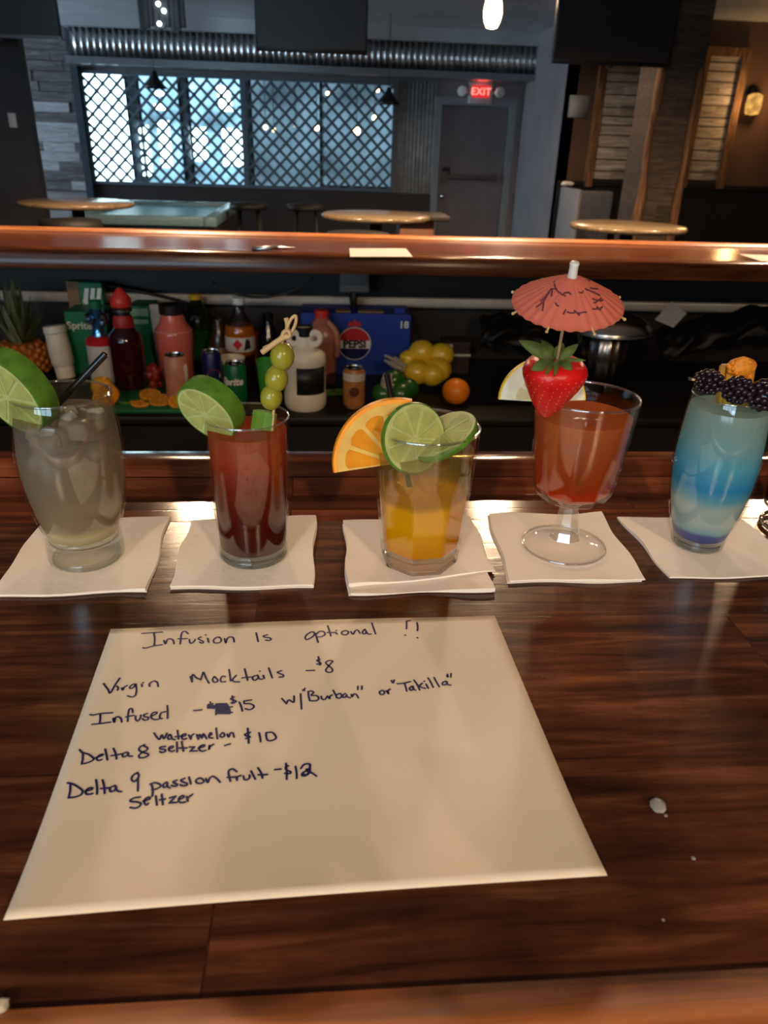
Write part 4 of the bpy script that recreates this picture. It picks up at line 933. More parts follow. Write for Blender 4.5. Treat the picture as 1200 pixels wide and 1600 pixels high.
# 2: tomato drink
L2 = liquid('tomato_drink', [(0, srgb(74,16,10), .02), (.3, srgb(96,24,14), .03), (.62, srgb(140,42,20), .04), (.80, srgb(186,72,34), .08), (1.0, srgb(214,104,60), .42)], .008, .110, cloud=.12, cscale=30)
glass('cocktail_glass', 'straight highball glass of dark red tomato drink with lime and olives', G2, [(.0262, 0), (.0275, .0015), (.0282, .005), (.0288, .02), (.0298, .05), (.0312, .09), (.0323, .119)], .0014, .0085, drink=(L2, .1095, 'red tomato drink, orange at the top'))
M_cel = leafy('celery_green', srgb(112,160,58), srgb(120,180,50), k=.3)
bm = BM(); a, b_ = PY(400, 740, G2.y - .004), PY(414, 645, G2.y - .004)
M = frame(a, b_ - a, up=(0, -1, 0)); Ln = (b_ - a).length
pts = [(-.009, -.002), (-.0055, -.0055), (0, -.0068), (.0055, -.0055), (.009, -.002), (.006, .001), (0, -.0012), (-.006, .001)]
polygon(bm, pts, Ln, M)
tag(obj('celery_stick', bm, M_cel, angle=40), 'green celery stick standing in the red tomato drink', 'celery')
M_olive = mat('green_olive', srgb(142,140,44), rough=.22, var=.15, vscale=60, sss=.15)
M_pim = mat('olive_hole', srgb(96,70,20), rough=.4)
M_bamb = mat('bamboo', srgb(196,164,112), rough=.55, stretch=(40, 40, 4), vscale=8)
oy = G2.y - .004
pk = [PY(424, 690, oy), PY(432, 592, oy), PY(440, 540, oy - .001), PY(446, 526, oy - .001)]
rt = thing('bamboo_pick', 'bamboo cocktail pick with a knotted loop through three olives', 'cocktail pick', pk[0])
bm = BM(); tube(bm, catmull(pk, 5), .0011, seg=8); obj('stick', bm, M_bamb, rt)
bm = BM()
tube(bm, catmull([PY(x, y, oy - .003) for x, y in [(409, 551), (424, 540), (440, 529), (450, 524)]], 4), .0021, seg=8)
tube(bm, catmull([PY(x, y, oy - .001) for x, y in [(412, 545), (430, 536), (446, 520), (449, 508), (447, 497)]], 4), .0017, seg=8)
tube(bm, catmull([PY(x, y, oy - .002) for x, y in [(447, 530), (455, 520), (462, 505), (462, 494), (456, 497), (450, 508), (446, 522), (443, 530)]], 5), .0012, seg=8)
tube(bm, catmull([PY(x, y, oy - .004) for x, y in [(440, 524), (446, 528), (453, 524), (450, 517), (443, 519), (441, 527)]], 5), .0014, seg=8)
obj('knot', bm, M_bamb, rt)
for i, (x, y, r_, lab) in enumerate([(441, 557, 20.5, 'topmost green olive below the bamboo knot'), (432, 592, 19.5, 'middle green olive on the bamboo pick'), (424, 621, 18.5, 'lowest green olive touching the celery')]):
    c = PY(x, y, oy); r = r_ * pxm(c)
    ax = (PY(440, 540, oy) - PY(428, 640, oy)).normalized(); M = frame(c, ax)
    q = thing('green_olive', lab, 'olive', c, 'olives on the pick')
    bm = BM(); prof = [(r * .93 * math.sin(t) , -r * 1.1 * math.cos(t)) for t in [PI * k / 16 for k in range(17)]]
    prof[0] = (0, prof[0][1]); prof[-1] = (0, r * 1.0); prof[-2] = (r * .16, r * 1.04)
    lathe(bm, prof, M, seg=28, cap=False); obj('flesh', bm, M_olive, q)
    bm = BM(); lathe(bm, [(0, r * .99), (r * .15, r * 1.045), (r * .19, r * 1.07), (r * .22, r * 1.04)], M, seg=14, cap=False); obj('pit_hole', bm, M_pim, q)

# 3: orange and lime rocks glass
G3 = gbase(654, 873, BZ + .0044)
L3 = liquid('orange_lime_drink', [(0, srgb(236,160,4), .03), (.3, srgb(250,190,8), .04), (.5, srgb(246,186,24), .08), (.57, srgb(190,150,50), .4), (.68, srgb(190,170,80), .7), (.78, srgb(200,184,100), .82), (1, srgb(204,190,110), .85)], .013, .100, cloud=.1, cscale=28)
def oct8(a, z):
    k = max(0.0, min(1.0, (.078 - z) / .014)); s = PI / 4; t = ((a + .3) % s) - s / 2
    return 1 - k * (1 - math.cos(s / 2) / math.cos(t)) * 1.0
pr3 = [(.0295, 0), (.0315, .002), (.0322, .006), (.0332, .014), (.0348, .03), (.0364, .048), (.0378, .062), (.0386, .072), (.0392, .078), (.0398, .088), (.0408, .100), (.0418, .115)]
glass('cocktail_glass', 'faceted tumbler of orange drink with orange slice and lime wheels', G3, pr3, .0022, .0135, seg=64, rfun=oct8, drink=(L3, .0985, 'bright orange drink turning pale green at the top'), angle=22)
for i, (dx, dy, dz, s) in enumerate([(-.010, .012, .088, .0095), (.013, .008, .090, .010), (.004, -.012, .078, .009), (-.014, -.006, .072, .008)]):
    icecube(G3 + V((dx, dy, dz)), s, ['ice cube at the far side of the orange and lime drink', 'ice cube behind the second lime slice in the tumbler', 'ice cube below the lime wheel in the tumbler', 'ice cube behind the orange slice in the tumbler'][i], i + 3, 'ice in the orange and lime drink')
c = PY(620, 722, G3.y - .008)
citrus('orange_slice', 'big orange slice hooked on the rim of the faceted tumbler', 'orange slice', c, view_normal(16, .2, 1), 101 * pxm(c), .009, ORANGE, a0=78, a1=189, nseg=4, up=UP, pulpr=.80, rindw=.085)
c = PY(646, 685, G3.y - .0185)
citrus('lime_slice', 'lime wheel standing inside the faceted tumbler facing front', 'lime slice', c, view_normal(30, .75, .25), .0266, .005, LIME, up=UP, group='lime slices on the drinks', rindw=.05)
c = PY(693, 682, G3.y - .010)
citrus('lime_slice', 'tilted lime slice partly sunk behind the front wheel in the tumbler', 'lime slice', c, view_normal(58, -.55, -.85), .0275, .005, LIME, up=UP, group='lime slices on the drinks', rindw=.05)
straw(PY(640, 760, G3.y + .004), PY(604, 584, G3.y + .004), 'black straw standing behind the orange slice', .0022)

# 4: stemmed goblet
G4 = gbase(880, 853)
rt = thing('cocktail_goblet', 'stemmed faceted goblet of red orange drink with strawberry and paper umbrella', 'glass', G4, 'cocktail glasses in a row')
def ten(a, z):
    s = 2 * PI / 10; t = (a % s) - s / 2
    k = max(0.0, min(1.0, (.088 - (z)) / .02))
    return 1 - k * (1 - math.cos(s / 2) / math.cos(t))
def cut8(a, z):
    s = 2 * PI / 8; t = (a % s) - s / 2; return math.cos(s / 2) / math.cos(t)
bm = BM(); lathe(bm, [(.0, .0008), (.033, 0), (.0355, .0008), (.0358, .002), (.034, .0032), (.026, .0048), (.016, .0075), (.0125, .0095), (0, .0100)], T(*G4), seg=56, cap=False); obj('foot', bm, thinglass('foot_glass', tint=(1,1,1), base=.012, edge=.5), rt)
bm = BM(); lathe(bm, [(.0352 + .0012 * math.cos(t), .0016 + .0012 * math.sin(t)) for t in [2 * PI * k / 8 for k in range(8)]], T(*G4), seg=56, close=True); obj('foot_rim', bm, M_rim, rt)
bm = BM(); lathe(bm, [(.0, .0101), (.0138, .0095), (.0125, .013), (.0105, .022), (.0085, .036), (.0088, .040), (.012, .044), (0, .0455)], T(*G4), seg=32, cap=False, rfun=cut8); obj('stem', bm, thinglass('stem_glass', base=.14, edge=.9), rt, angle=25)
bo = [(.010, .043), (.020, .0445), (.0285, .049), (.0325, .056), (.0345, .064), (.0362, .074), (.0375, .086), (.0392, .104), (.0412, .122), (.0422, .134)]
inn = [(max(.002, r_ - .002), z_ + (.003 if z_ < .05 else .0)) for r_, z_ in bo]
bm = BM(); lathe(bm, bo + [(.0420, .1346), (.0414, .1350), (.0406, .1346)] + inn[::-1], T(*G4), seg=60, cap=False, rfun=ten); obj('bowl', bm, thinglass('goblet_glass', base=.06, edge=.6), rt, angle=20)
bm = BM(); lathe(bm, [(.0413 + .0011 * math.cos(t), .1348 + .0011 * math.sin(t)) for t in [2 * PI * k / 8 for k in range(8)]], T(*G4), seg=60, close=True); obj('rim', bm, M_rim, rt)
L4 = liquid('red_orange_drink', [(0, srgb(240,78,12), .5), (.14, srgb(236,80,14), .5), (.3, srgb(204,90,30), .4), (.6, srgb(204,106,46), .28), (1, srgb(212,122,66), .18)], .047, .121, cloud=.12, cscale=30)
ztop = .1195; dp = [(0, .0475)] + [(r_ - .0005, z_ + .0003) for r_, z_ in inn if .046 < z_ < ztop] + [(.0384, ztop), (0, ztop)]
bm = BM(); lathe(bm, dp, T(*G4), seg=60, cap=False, rfun=ten); obj('drink', bm, L4, rt, angle=20)['label'] = 'red orange drink'
straw(PY(906, 770, G4.y - .024), PY(903, 690, G4.y - .027), 'black straw sunk in the stemmed goblet', .0030)
icecube(G4 + V((-.004, -.020, .1145)), .0085, 'ice cube floating at the front of the stemmed goblet', 12, 'ice in the goblet')
# lemon behind, strawberry, umbrella
c = PY(846, 627, G4.y - .014)
citrus('lemon_slice', 'pale lemon half slice hooked on the goblet rim behind the strawberry', 'lemon slice', c, view_normal(18, -.2, .9), 68 * pxm(c), .007, LEMON, a0=2, a1=176, nseg=5, up=UP, rindw=.05, pulpr=.62)
SY = G4.y - .040
sc_ = PY(862, 602, SY)
ax = (PY(866, 560, SY) - PY(851, 655, SY)).normalized(); ax = (ax + V((0, -.16, 0))).normalized()
rs = 49.5 * pxm(sc_); M = frame(sc_, ax, up=(0, -1, 0))
prof = [(0, -1.13), (.10, -1.10), (.25, -.98), (.45, -.70), (.68, -.30), (.86, .05), (.97, .32), (1.0, .50), (.94, .68), (.78, .82), (.5, .86), (.2, .78), (0, .76)]
prof = [(a * rs, b * rs) for a, b in smoothprof(prof, 3)]; prof[0] = (0, prof[0][1]); prof[-1] = (0, prof[-1][1])
M_straw_b = mat('strawberry_skin', srgb(200,22,18), rough=.34, var=.25, vscale=30, sss=.15, bump=.3, bscale=220)
st = thing('strawberry', 'large strawberry with green leaves on the rim of the stemmed goblet', 'strawberry', sc_)
def bumpy(a, z): return 1 + .035 * math.sin(2 * a + .6) + .02 * math.sin(3 * a)
bm = BM(); lathe(bm, prof, M, seg=48, cap=False, rfun=bumpy)
obj('flesh', bm, M_straw_b, st)
bm = BM(); k = 0
def prad(z):
    best = 0
    for (ra, za), (rb, zb) in zip(prof, prof[1:]):
        if za <= z <= zb and zb > za: best = max(best, ra + (rb - ra) * (z - za) / (zb - za))
    return best
zz = -1.0
while zz < .62:
    rr = prad(zz * rs); cnt = max(3, int(2 * PI * rr / (rs * .27)))
    for q in range(cnt):
        a = 2 * PI * (q + .5 * (k % 2)) / cnt
        p = M @ V((rr * bumpy(a, 0) * math.cos(a) * 1.0, rr * bumpy(a, 0) * math.sin(a), zz * rs)); nn = (M.to_3x3() @ V((math.cos(a), math.sin(a), -.3))).normalized()
        ball(bm, p, rs * .028, sub=1, sc=(.7, 1.0, .5), M=frame((0, 0, 0), nn, up=ax).to_3x3().to_4x4())
    zz += .165; k += 1
obj('seeds', bm, mat('strawberry_seed', srgb(206,120,50), rough=.4), st)
M_leaf = leafy('strawberry_leaf', srgb(112,138,80), srgb(130,165,70), k=.25)
top = M @ V((0, 0, rs * .80))
def leaf(px0, tip, wpx, curl, dy0=0.0, dy1=-.004):
    a, b_ = PY(px0[0], px0[1], top.y + dy0), PY(tip[0], tip[1], top.y + dy1); s = pxm(a)
    side = (b_ - a).normalized().cross((-FWD)).normalized()
    bm = BM(); n = 8; rows = []
    for i in range(n + 1):
        t = i / n; w_ = wpx * s * (math.sin(PI * min(1, t * .93 + .05)) ** .8) * (1 - .25 * t) + .0002
        cpt = a.lerp(b_, t) + (-FWD) * (curl * s * math.sin(PI * t))
        rows.append([bm.verts.new(cpt + side * w_ * f_ + (-FWD) * (-abs(f_) * w_ * .25) + FWD * e_) for f_ in (-.5, -.25, 0, .25, .5) for e_ in (0,)])
    for A, B in zip(rows, rows[1:]):
        for i in range(4): bm.faces.new((A[i], B[i], B[i + 1], A[i + 1]))
    r_ = bmesh.ops.solidify(bm, geom=bm.faces[:], thickness=.0005)
    obj('leaf', bm, M_leaf, st)
for q in [((866, 562), (811, 532), 24, 6, 0, .006), ((866, 560), (846, 532), 20, 4, .006, .014), ((868, 562), (880, 536), 20, 4, .004, .012), ((872, 563), (903, 538), 17, 5, 0, .004), ((864, 564), (830, 578), 22, 8, -.004, -.016), ((868, 566), (852, 585), 12, 6, -.006, -.018), ((872, 566), (893, 578), 20, 8, -.004, -.016), ((875, 563), (915, 563), 8, 3, 0, -.002), ((870, 562), (866, 588), 9, 6, -.008, -.02)]: leaf(*q)
# umbrella
UYb = top.y - .002
ub, ut = PY(870, 566, UYb), PY(895, 396, UYb)
uax = (ut - ub).normalized(); uax = (uax + V((-.07, -.31, 0))).normalized(); ub = ub - uax * .012
Lu = (ut - ub).length
rt = thing('cocktail_umbrella', 'coral paper cocktail umbrella with dark printed branches stuck in the strawberry', 'cocktail umbrella', ub)
bm = BM(); tube(bm, [ub, ub + uax * Lu * .97], .0011, seg=8); obj('stick', bm, M_bamb, rt)
M = frame(ub, uax, up=(0, -1, 0))
hA = Lu - .0085; hR = hA - .0190; RU = .0368; npl = 30
M_can = leafy('coral_paper', srgb(255,172,150), srgb(255,150,122), rough=.75, k=.42, var=.05)
def canopy(a, t):
    r = .003 + (RU - .003) * t
    fold = .00045 * math.cos(npl * a) * t
    h = hA - (hA - hR) * (t ** 1.12) + fold
    return M @ V((r * math.cos(a), r * math.sin(a), h))
bm = BM(); na, nt_ = npl * 6, 10; rows = []
for j in range(nt_ + 1):
    rows.append([bm.verts.new(canopy(2 * PI * i / na, j / nt_)) for i in range(na)])
for A, B in zip(rows, rows[1:]):
    for i in range(na): bm.faces.new((A[i], A[(i + 1) % na], B[(i + 1) % na], B[i]))
bmesh.ops.solidify(bm, geom=bm.faces[:], thickness=.00015)
obj('canopy', bm, M_can, rt)
def canopy_at(px_, py_):
    """polar position on the canopy seen at this point of the photo"""
    best = None
    for i in range(180):
        a = 2 * PI * i / 180
        for t in [k / 24 for k in range(1, 25)]:
            p = canopy(a, t); c_ = ROT.transposed() @ (p - CAMP); u, v = 600 + F * c_.x / c_.z, 800 + F * c_.y / c_.z
            nn = (canopy(a + .02, t) - canopy(a - .02, t)).cross(canopy(a, min(1, t + .02)) - canopy(a, t - .02))
            d_ = (u - px_) ** 2 + (v - py_) ** 2 + (1e6 if (M.inverted() @ CAMP).xy.normalized().dot(V((math.cos(a), math.sin(a)))) < -.15 else 0)
            if best is None or d_ < best[0]: best = (d_, a, t)
    return best[1], best[2]
bm = BM()
for st_ in [[(866, 441), (864, 452), (862, 462)], [(866, 446), (873, 456), (884, 464)], [(862, 452), (852, 464), (843, 472)], [(858, 458), (850, 472), (838, 480)], [(851, 470), (850, 478), (847, 486)], [(880, 460), (888, 458), (892, 462)], [(868, 473), (874, 478)], [(886, 488), (900, 489), (915, 488)], [(896, 486), (905, 492)], [(914, 453), (926, 456), (936, 462)], [(922, 450), (932, 452)], [(926, 468), (934, 470), (942, 470)], [(928, 474), (938, 466)], [(926, 484), (934, 482), (940, 480)], [(932, 478), (938, 486)], [(880, 490), (884, 484)]]:
    pl_ = [canopy_at(*q) for q in st_]
    pts3 = []
    for (a0_, t0_), (a1_, t1_) in zip(pl_, pl_[1:]):
        for k in range(4):
            f_ = k / 4; pts3.append((a0_ + (a1_ - a0_) * f_, t0_ + (t1_ - t0_) * f_))
    pts3.append(pl_[-1])
    tube(bm, [canopy(a, t) + (M.to_3x3() @ V((math.cos(a) * .5, math.sin(a) * .5, .85))) * .0003 for a, t in pts3], .00055, seg=5)
obj('printed_branch', bm, mat('print_ink', srgb(96,40,60), rough=.7), rt)
for k in range(8):
    a = 2 * PI * k / 8 + .2
    bm = BM(); tube(bm, [M @ V((.002 * math.cos(a), .002 * math.sin(a), hA - .004)), M @ V(((RU + .002) * math.cos(a), (RU + .002) * math.sin(a), hR - .0014))], .0007, seg=6)
    ball(bm, M @ V(((RU + .002) * math.cos(a), (RU + .002) * math.sin(a), hR - .0014)), .0012, sub=1); obj('rib', bm, M_bamb, rt)
bm = BM(); lathe(bm, [(.0038, hA - .002), (.0030, hA + .002), (.0028, hA + .007), (.0032, hA + .0088), (.0026, hA + .0098), (0, hA + .0094)], M, seg=18); obj('finial', bm, M_white, rt)

# 5: blue layered drink
G5 = gbase(1088, 849, BZ + .0022)
L5 = liquid('blue_layered_drink', [(0, srgb(26,62,150), .05), (.075, srgb(28,70,160), .08), (.11, srgb(150,200,208), .1), (.17, srgb(206,218,212), .1), (.31, srgb(208,220,214), .1), (.39, srgb(110,190,214), .08), (.46, srgb(44,166,220), .06), (.62, srgb(104,200,228), .08), (.8, srgb(164,204,206), .12), (1, srgb(184,206,200), .18)], .009, .129, cloud=.07, cscale=38)
pr5 = smoothprof([(.0195, 0), (.0218, .002), (.0232, .009), (.0275, .025), (.0322, .048), (.0347, .072), (.0346, .095), (.0330, .118), (.0312, .135)], 5)
glass('cocktail_glass', 'slim curved glass of blue layered drink topped with blackberries', G5, pr5, .0013, .009, drink=(L5, .1265, 'blue drink fading to white in layers'))
M_bb = mat('blackberry', srgb(34,20,28), rough=.22, var=.3, vscale=120)
by = G5.y - .022
pa, pb = PY(1082, 593, by), PY(1216, 622, by)
rt = thing('cocktail_pick', 'thin wooden pick holding three blackberries across the blue drink', 'cocktail pick', pa)
bm = BM(); tube(bm, [pa - (pb - pa) * .02, pb + (pb - pa) * .05], .0009, seg=8); obj('stick', bm, M_bamb, rt)
bm = BM(); ball(bm, pa - (pb - pa) * .03, .0016, sub=2); obj('bead', bm, M_dark, rt)
for i, (x, y, rx, ry, lab) in enumerate([(1108, 597, 25, 19, 'blackberry at the free end of the pick over the blue drink'), (1153, 610, 26, 21, 'middle blackberry in front of the pineapple chunk'), (1194, 618, 24, 24, 'blackberry cut by the photo edge on the pick')]):
    c = PY(x, y, by); s = pxm(c); rn = random.Random(i); bm = BM(); q = 0
    M = frame(c, pb - pa, up=(0, 0, 1), spin=i)
    for ring in range(7):
        th_ = PI * (ring + .5) / 7; cnt = max(3, int(11 * math.sin(th_)))
        for k in range(cnt):
            a = 2 * PI * (k + .5 * (ring % 2)) / cnt
            p = V((ry * s * .86 * math.sin(th_) * math.cos(a), ry * s * .86 * math.sin(th_) * math.sin(a), rx * s * .86 * math.cos(th_)))
            ball(bm, M @ p, ry * s * rn.uniform(.22, .28), sub=2)
    ball(bm, c, ry * s * .8, sub=2)
    tag(obj('blackberry', bm, M_bb), lab, 'blackberry', 'blackberries on the pick')
M_pine = leafy('pineapple_flesh', srgb(232,180,56), srgb(240,180,40), k=.25)
M_pskin = mat('pineapple_skin', srgb(226,138,36), rough=.5, var=.3, vscale=140, bump=.6, bscale=260)
pc = [PY(x, y, G5.y + .002) for x, y in [(1124, 660), (1168, 662), (1183, 572), (1134, 574)]]
rt = thing('pineapple_chunk', 'yellow pineapple chunk with browned skin standing in the blue drink', 'pineapple', (pc[0] + pc[1]) / 2)
bm = BM(); D = V((0, .012, 0))
q = [bm.verts.new(p) for p in pc] + [bm.verts.new(p + D) for p in pc]
for f in ((0,1,2,3),(7,6,5,4),(0,4,5,1),(1,5,6,2),(2,6,7,3),(3,7,4,0)): bm.faces.new([q[i] for i in f])
bmesh.ops.bevel(bm, geom=bm.edges[:], offset=.0015, segments=2, affect='EDGES'); obj('flesh', bm, M_pine, rt)
bm = BM(); rn = random.Random(4)
for k in range(22):
    x, y = rn.uniform(1138, 1175), rn.uniform(564, 590)
    if abs(x - 1157) / 26 + max(0, 566 - y) / 14 > 1.15: continue
    ball(bm, PY(x, y, G5.y + .001 + rn.uniform(-.001, .001)), rn.uniform(.0014, .0026), sub=2, jit=.5)
ball(bm, PY(1158, 574, G5.y + .004), .0105, sub=3, sc=(1.2, .55, .8), jit=.2)
obj('rind', bm, M_pskin, rt)

# 6: dark drink at the edge of view
G6 = P(1240, 823, BZ + .0006)
L6 = liquid('dark_cola_drink', [(0, srgb(22,14,12), .12), (1, srgb(30,20,18), .1)], .03, .1, cloud=.02)
glass('cocktail_glass', 'glass of nearly black drink cut by the right edge of the photo', G6, [(.029, 0), (.031, .002), (.0318, .008), (.033, .03), (.0355, .07), (.038, .11)], .002, .0225, drink=(L6, .095, 'nearly black drink'))

# ------------------------------------------------------------------ crumbs and drops on the bar
M_melt = mat('melting_ice', (.75, .73, .7), rough=.1, trans=.7, ior=1.31, var=0)
p = P(1027, 1264); bm = BM(); ball(bm, p + V((0, 0, .0024)), .0042, sub=3, sc=(1, 1.1, .6), jit=.15); tag(obj('ice_chip', bm, M_melt), 'small melting ice chip on the bare bar beside the paper', 'ice')
p = P(-1, 1582); bm = BM(); ball(bm, p + V((0, 0, .0024)), .0036, sub=3, sc=(1, 1, .7), jit=.5); tag(obj('foam_crumb', bm, M_white), 'white crumb by the arm rail in the near corner of the bar', 'crumb')
for i, (x, y, r_) in enumerate([(1083, 1342, .0012), (1036, 1438, .0008), (1040, 1275, .0011)]):
    p = P(x, y); bm = BM(); ball(bm, p + V((0, 0, r_ * .35)), r_, sub=2, sc=(1, 1, .5)); tag(obj('water_drop', bm, M_melt), ['tiny water drop on the bar, right of the paper corner', 'tiny water drop on the bar, closest to the arm rail', 'tiny water drop touching the ice chip'][i], 'water drop', 'drops on the bar')
# papers on the opposite bar
for i, (cs, lab) in enumerate([([(547, 401), (645, 401), (634, 388), (546, 388)], 'white paper lying on the opposite bar at its middle'), ([(1190, 408), (1260, 412), (1250, 400), (1156, 397)], 'white paper at the far right of the opposite bar')]):
    bm = BM(); q = [P(x, y, BZ + .0135) for x, y in cs]; a = [bm.verts.new(v) for v in q]; b_ = [bm.verts.new(v - V((0, 0, .0008))) for v in q]
    bm.faces.new(a); bm.faces.new(b_[::-1])
    for k in range(4): bm.faces.new((a[k], a[(k + 1) % 4], b_[(k + 1) % 4], b_[k]))
    tag(obj('paper_sheet', bm, M_white, smooth=False), lab, 'paper', 'papers on the opposite bar')
p = P(430, 389, BZ + .016)
bm = BM(); tube(bm, [p + V((-.07, -.02, .0)), p + V((.0, .0, .004)), p + V((.06, .03, .0))], [.004, .007, .003], seg=8); tube(bm, [p + V((-.07, .02, 0)), p + V((.02, 0, .004))], .004, seg=8)
tag(obj('serving_tongs', bm, M_steel), 'small shiny tongs lying on the opposite bar', 'tongs')

# ------------------------------------------------------------------ things on the working counter
def spot(xc, ym, ytop, Y, wpx, zb=CZ):
    """base centre, radius and height of an upright thing at depth Y, from its middle, top and width in the photograph"""
    m_ = PY(xc, ym, Y); t = PY(xc, ytop, Y)
    return V((m_.x, Y, zb)), wpx * pxm(m_) / 2, t.z - zb
def lat(parent, name, c, prof, m, seg=32, label=None, smooth=True, angle=40, rfun=None, M=None):
    bm = BM(); lathe(bm, prof, M or T(*c), seg=seg, rfun=rfun); o = obj(name, bm, m, parent, smooth=smooth, angle=angle)
    if label: o['label'] = label
    return o
def decal(parent, name, s, size, c, r, z, m, a0=-PI / 2, bold=0.0, shear=0.0, rot=0.0):
    bm = text_bm(s, size, bold=bold, extr=.0003, shear=shear)
    if rot: xform(bm, Matrix.Rotation(rot, 4, 'Z'))
    wrap(bm, c.x, c.y, c.z + z, r + .0006, a0); return obj(name, bm, m, parent, smooth=False)
def pet(name, col, clear=.5, tint=None):
    return liquid(name, [(0, col, clear), (1, col, clear)], 0, 1, cloud=.05, gloss=.07)
ZM = CZ + .012
M_cwhite = mat('cream_white', srgb(236,226,206), rough=.4, var=.05)
M_lblwhite = mat('label_white', srgb(214,206,196), rough=.5, var=.06)
M_red = mat('red_cap', srgb(216,52,48), rough=.4, var=.06)
M_grn = mat('box_green', srgb(16,112,72), rough=.45, var=.08)
M_blue = mat('box_blue', srgb(26,58,150), rough=.45, var=.06)
M_navy = mat('navy', srgb(18,26,84), rough=.35, var=.05)
M_alu = mat('aluminium', (.75, .75, .76), rough=.22, metal=1, var=.05)
M_creamtx = mat('cream_print', srgb(226,218,190), rough=.5, var=0)
M_whitetx = mat('white_print', srgb(235,232,226), rough=.5, var=0)
M_pred = mat('red_print', srgb(200,32,48), rough=.45, var=0)
M_card = mat('brown_cardboard', srgb(150,116,82), rough=.8)

# pineapple
c, r, h = spot(40, 575, 536, 2.56, 78); c.z += .002
rt = thing('pineapple', 'whole pineapple with a spiky grey-green crown at the left end of the counter', 'pineapple', c)
M_pbody = mat('pineapple_skin_brown', srgb(176,104,34), rough=.5, var=.4, vscale=40)
prof = smoothprof([(0, 0), (r * .7, .004), (r * .95, h * .2), (r, h * .5), (r * .9, h * .82), (r * .55, h * .99), (0, h)], 3); prof[0] = (0, prof[0][1]); prof[-1] = (0, prof[-1][1])
bm = BM(); lathe(bm, [(a * .95, b_) for a, b_ in prof], T(*c), seg=32, cap=False)
for i in range(8):
    if i == 0: continue
    z_ = h * (i + .5) / 8; rr = 0
    for (ra, za), (rb, zb) in zip(prof, prof[1:]):
        if za <= z_ <= zb: rr = ra + (rb - ra) * (z_ - za) / max(1e-6, zb - za)
    for k in range(14):
        a = 2 * PI * (k + .5 * (i % 2)) / 14
        ball(bm, c + V((rr * .95 * math.cos(a), rr * .95 * math.sin(a), z_)), .0155, sub=1, sc=(.75, .75, .9))
obj('body', bm, M_pbody, rt)
M_crown = leafy('pineapple_leaf', srgb(158,164,126), srgb(150,165,100), k=.2, var=.3)
rn = random.Random(8); tp = c + V((0, 0, h))
for k in range(34):
    t = k / 33; a = k * 2.4; out = .105 * (1 - t) * rn.uniform(.8, 1.15) + .012; ht = .06 + .17 * t * rn.uniform(.85, 1.1)
    s_ = tp + V((.016 * math.cos(a), .016 * math.sin(a), -.012 + .03 * t)); e_ = tp + V((out * math.cos(a), out * math.sin(a), ht)); md = s_.lerp(e_, .5) + V((.02 * (1 - t) * math.cos(a), .02 * (1 - t) * math.sin(a), .03 * (1 - t)))
    side = V((-math.sin(a), math.cos(a), 0)); pts = catmull([s_, md, e_], 4); bm = BM(); rows = []
    for i, p in enumerate(pts):
        w_ = .012 * (1 - (i / (len(pts) - 1)) ** 1.6) + .0006; rows.append([bm.verts.new(p - side * w_), bm.verts.new(p - V((math.cos(a), math.sin(a), 0)) * w_ * .35), bm.verts.new(p + side * w_)])
    for A, B in zip(rows, rows[1:]):
        for i in (0, 1): bm.faces.new((A[i], B[i], B[i + 1], A[i + 1]))
    bmesh.ops.solidify(bm, geom=bm.faces[:], thickness=.0012); obj('crown_leaf', bm, M_crown, rt)
# tilted white pour bottle
a_ = P(104, 590, CZ + .003); b_ = PY(84, 508, a_.y + .02)
rt = thing('pour_bottle', 'tilted plain white plastic pour bottle beside the pineapple', 'bottle', a_)
M = frame(a_, b_ - a_); Ln = (b_ - a_).length; r = 17 * pxm(a_)
lat(rt, 'body', a_, [(0, 0), (r * .8, 0), (r * .85, Ln * .2), (r * .8, Ln * .22), (r * .98, Ln * .28), (r, Ln * .6), (r * .93, Ln * .84)], M_cwhite, M=M)
lat(rt, 'cap', a_, [(r * .93, Ln * .845), (r, Ln * .86), (r * .98, Ln * .98), (r * .7, Ln), (0, Ln)], M_cwhite, M=M)
# green soda cartons
def carton(x0, y0, x1, ybot, Y, dpt, m, label, name='soda_carton', zb=CZ, grp=None):
    a, b_ = PY(x0, y0, Y), PY(x1, y0, Y); q = thing(name, label, 'carton', ((a.x + b_.x) / 2, Y + dpt / 2, zb), grp)
    bm = BM(); rbox(bm, a.x, b_.x, Y, Y + dpt, zb, a.z, r=.003); obj('box', bm, m, q, smooth=False); return q, a, b_
q, a, b_ = carton(99, 487, 163, 590, 2.56, .13, M_grn, 'green soda carton with cream lettering behind the white pour bottle')
bm = text_bm('Sprite', .034, bold=.0008); xform(bm, facing((PY(124, 509, 2.56).x, 2.559, PY(124, 509, 2.56).z))); obj('lettering', bm, M_creamtx, q, smooth=False)
p = PY(150, 545, 2.555)
bm = BM(); pts = [(-.03 , -.02), (-.01, -.034), (.02, -.028), (.034, .002), (.012, .012), (.006, .03), (-.03, .036), (-.022, .006)]; polygon(bm, pts, .001, facing((p.x, 2.557, p.z))); obj('white_splash', bm, M_lblwhite, q, smooth=False)
q, a, b_ = carton(121, 441, 158, 490, 2.70, .04, M_grn, 'second green soda carton with white stripes standing behind the lettered one', zb=CZ)
for k in range(3):
    p = PY(132 + 10 * k, 461, 2.69); bm = BM(); polygon(bm, [(-.008, -.022), (.006, -.022), (.016, .022), (.002, .022)], .002, facing((p.x, 2.697, p.z))); obj('white_stripe', bm, M_whitetx, q, smooth=False)
for k in range(2):
    p = PY(133 + 15 * k, 473 - k, 2.69); bm = BM(); lathe(bm, [(0, 0), (.011, 0), (.011, .002), (0, .002)], frame((p.x, 2.6995, p.z), (0, -1, 0)), seg=16); obj('white_dot', bm, M_whitetx, q)
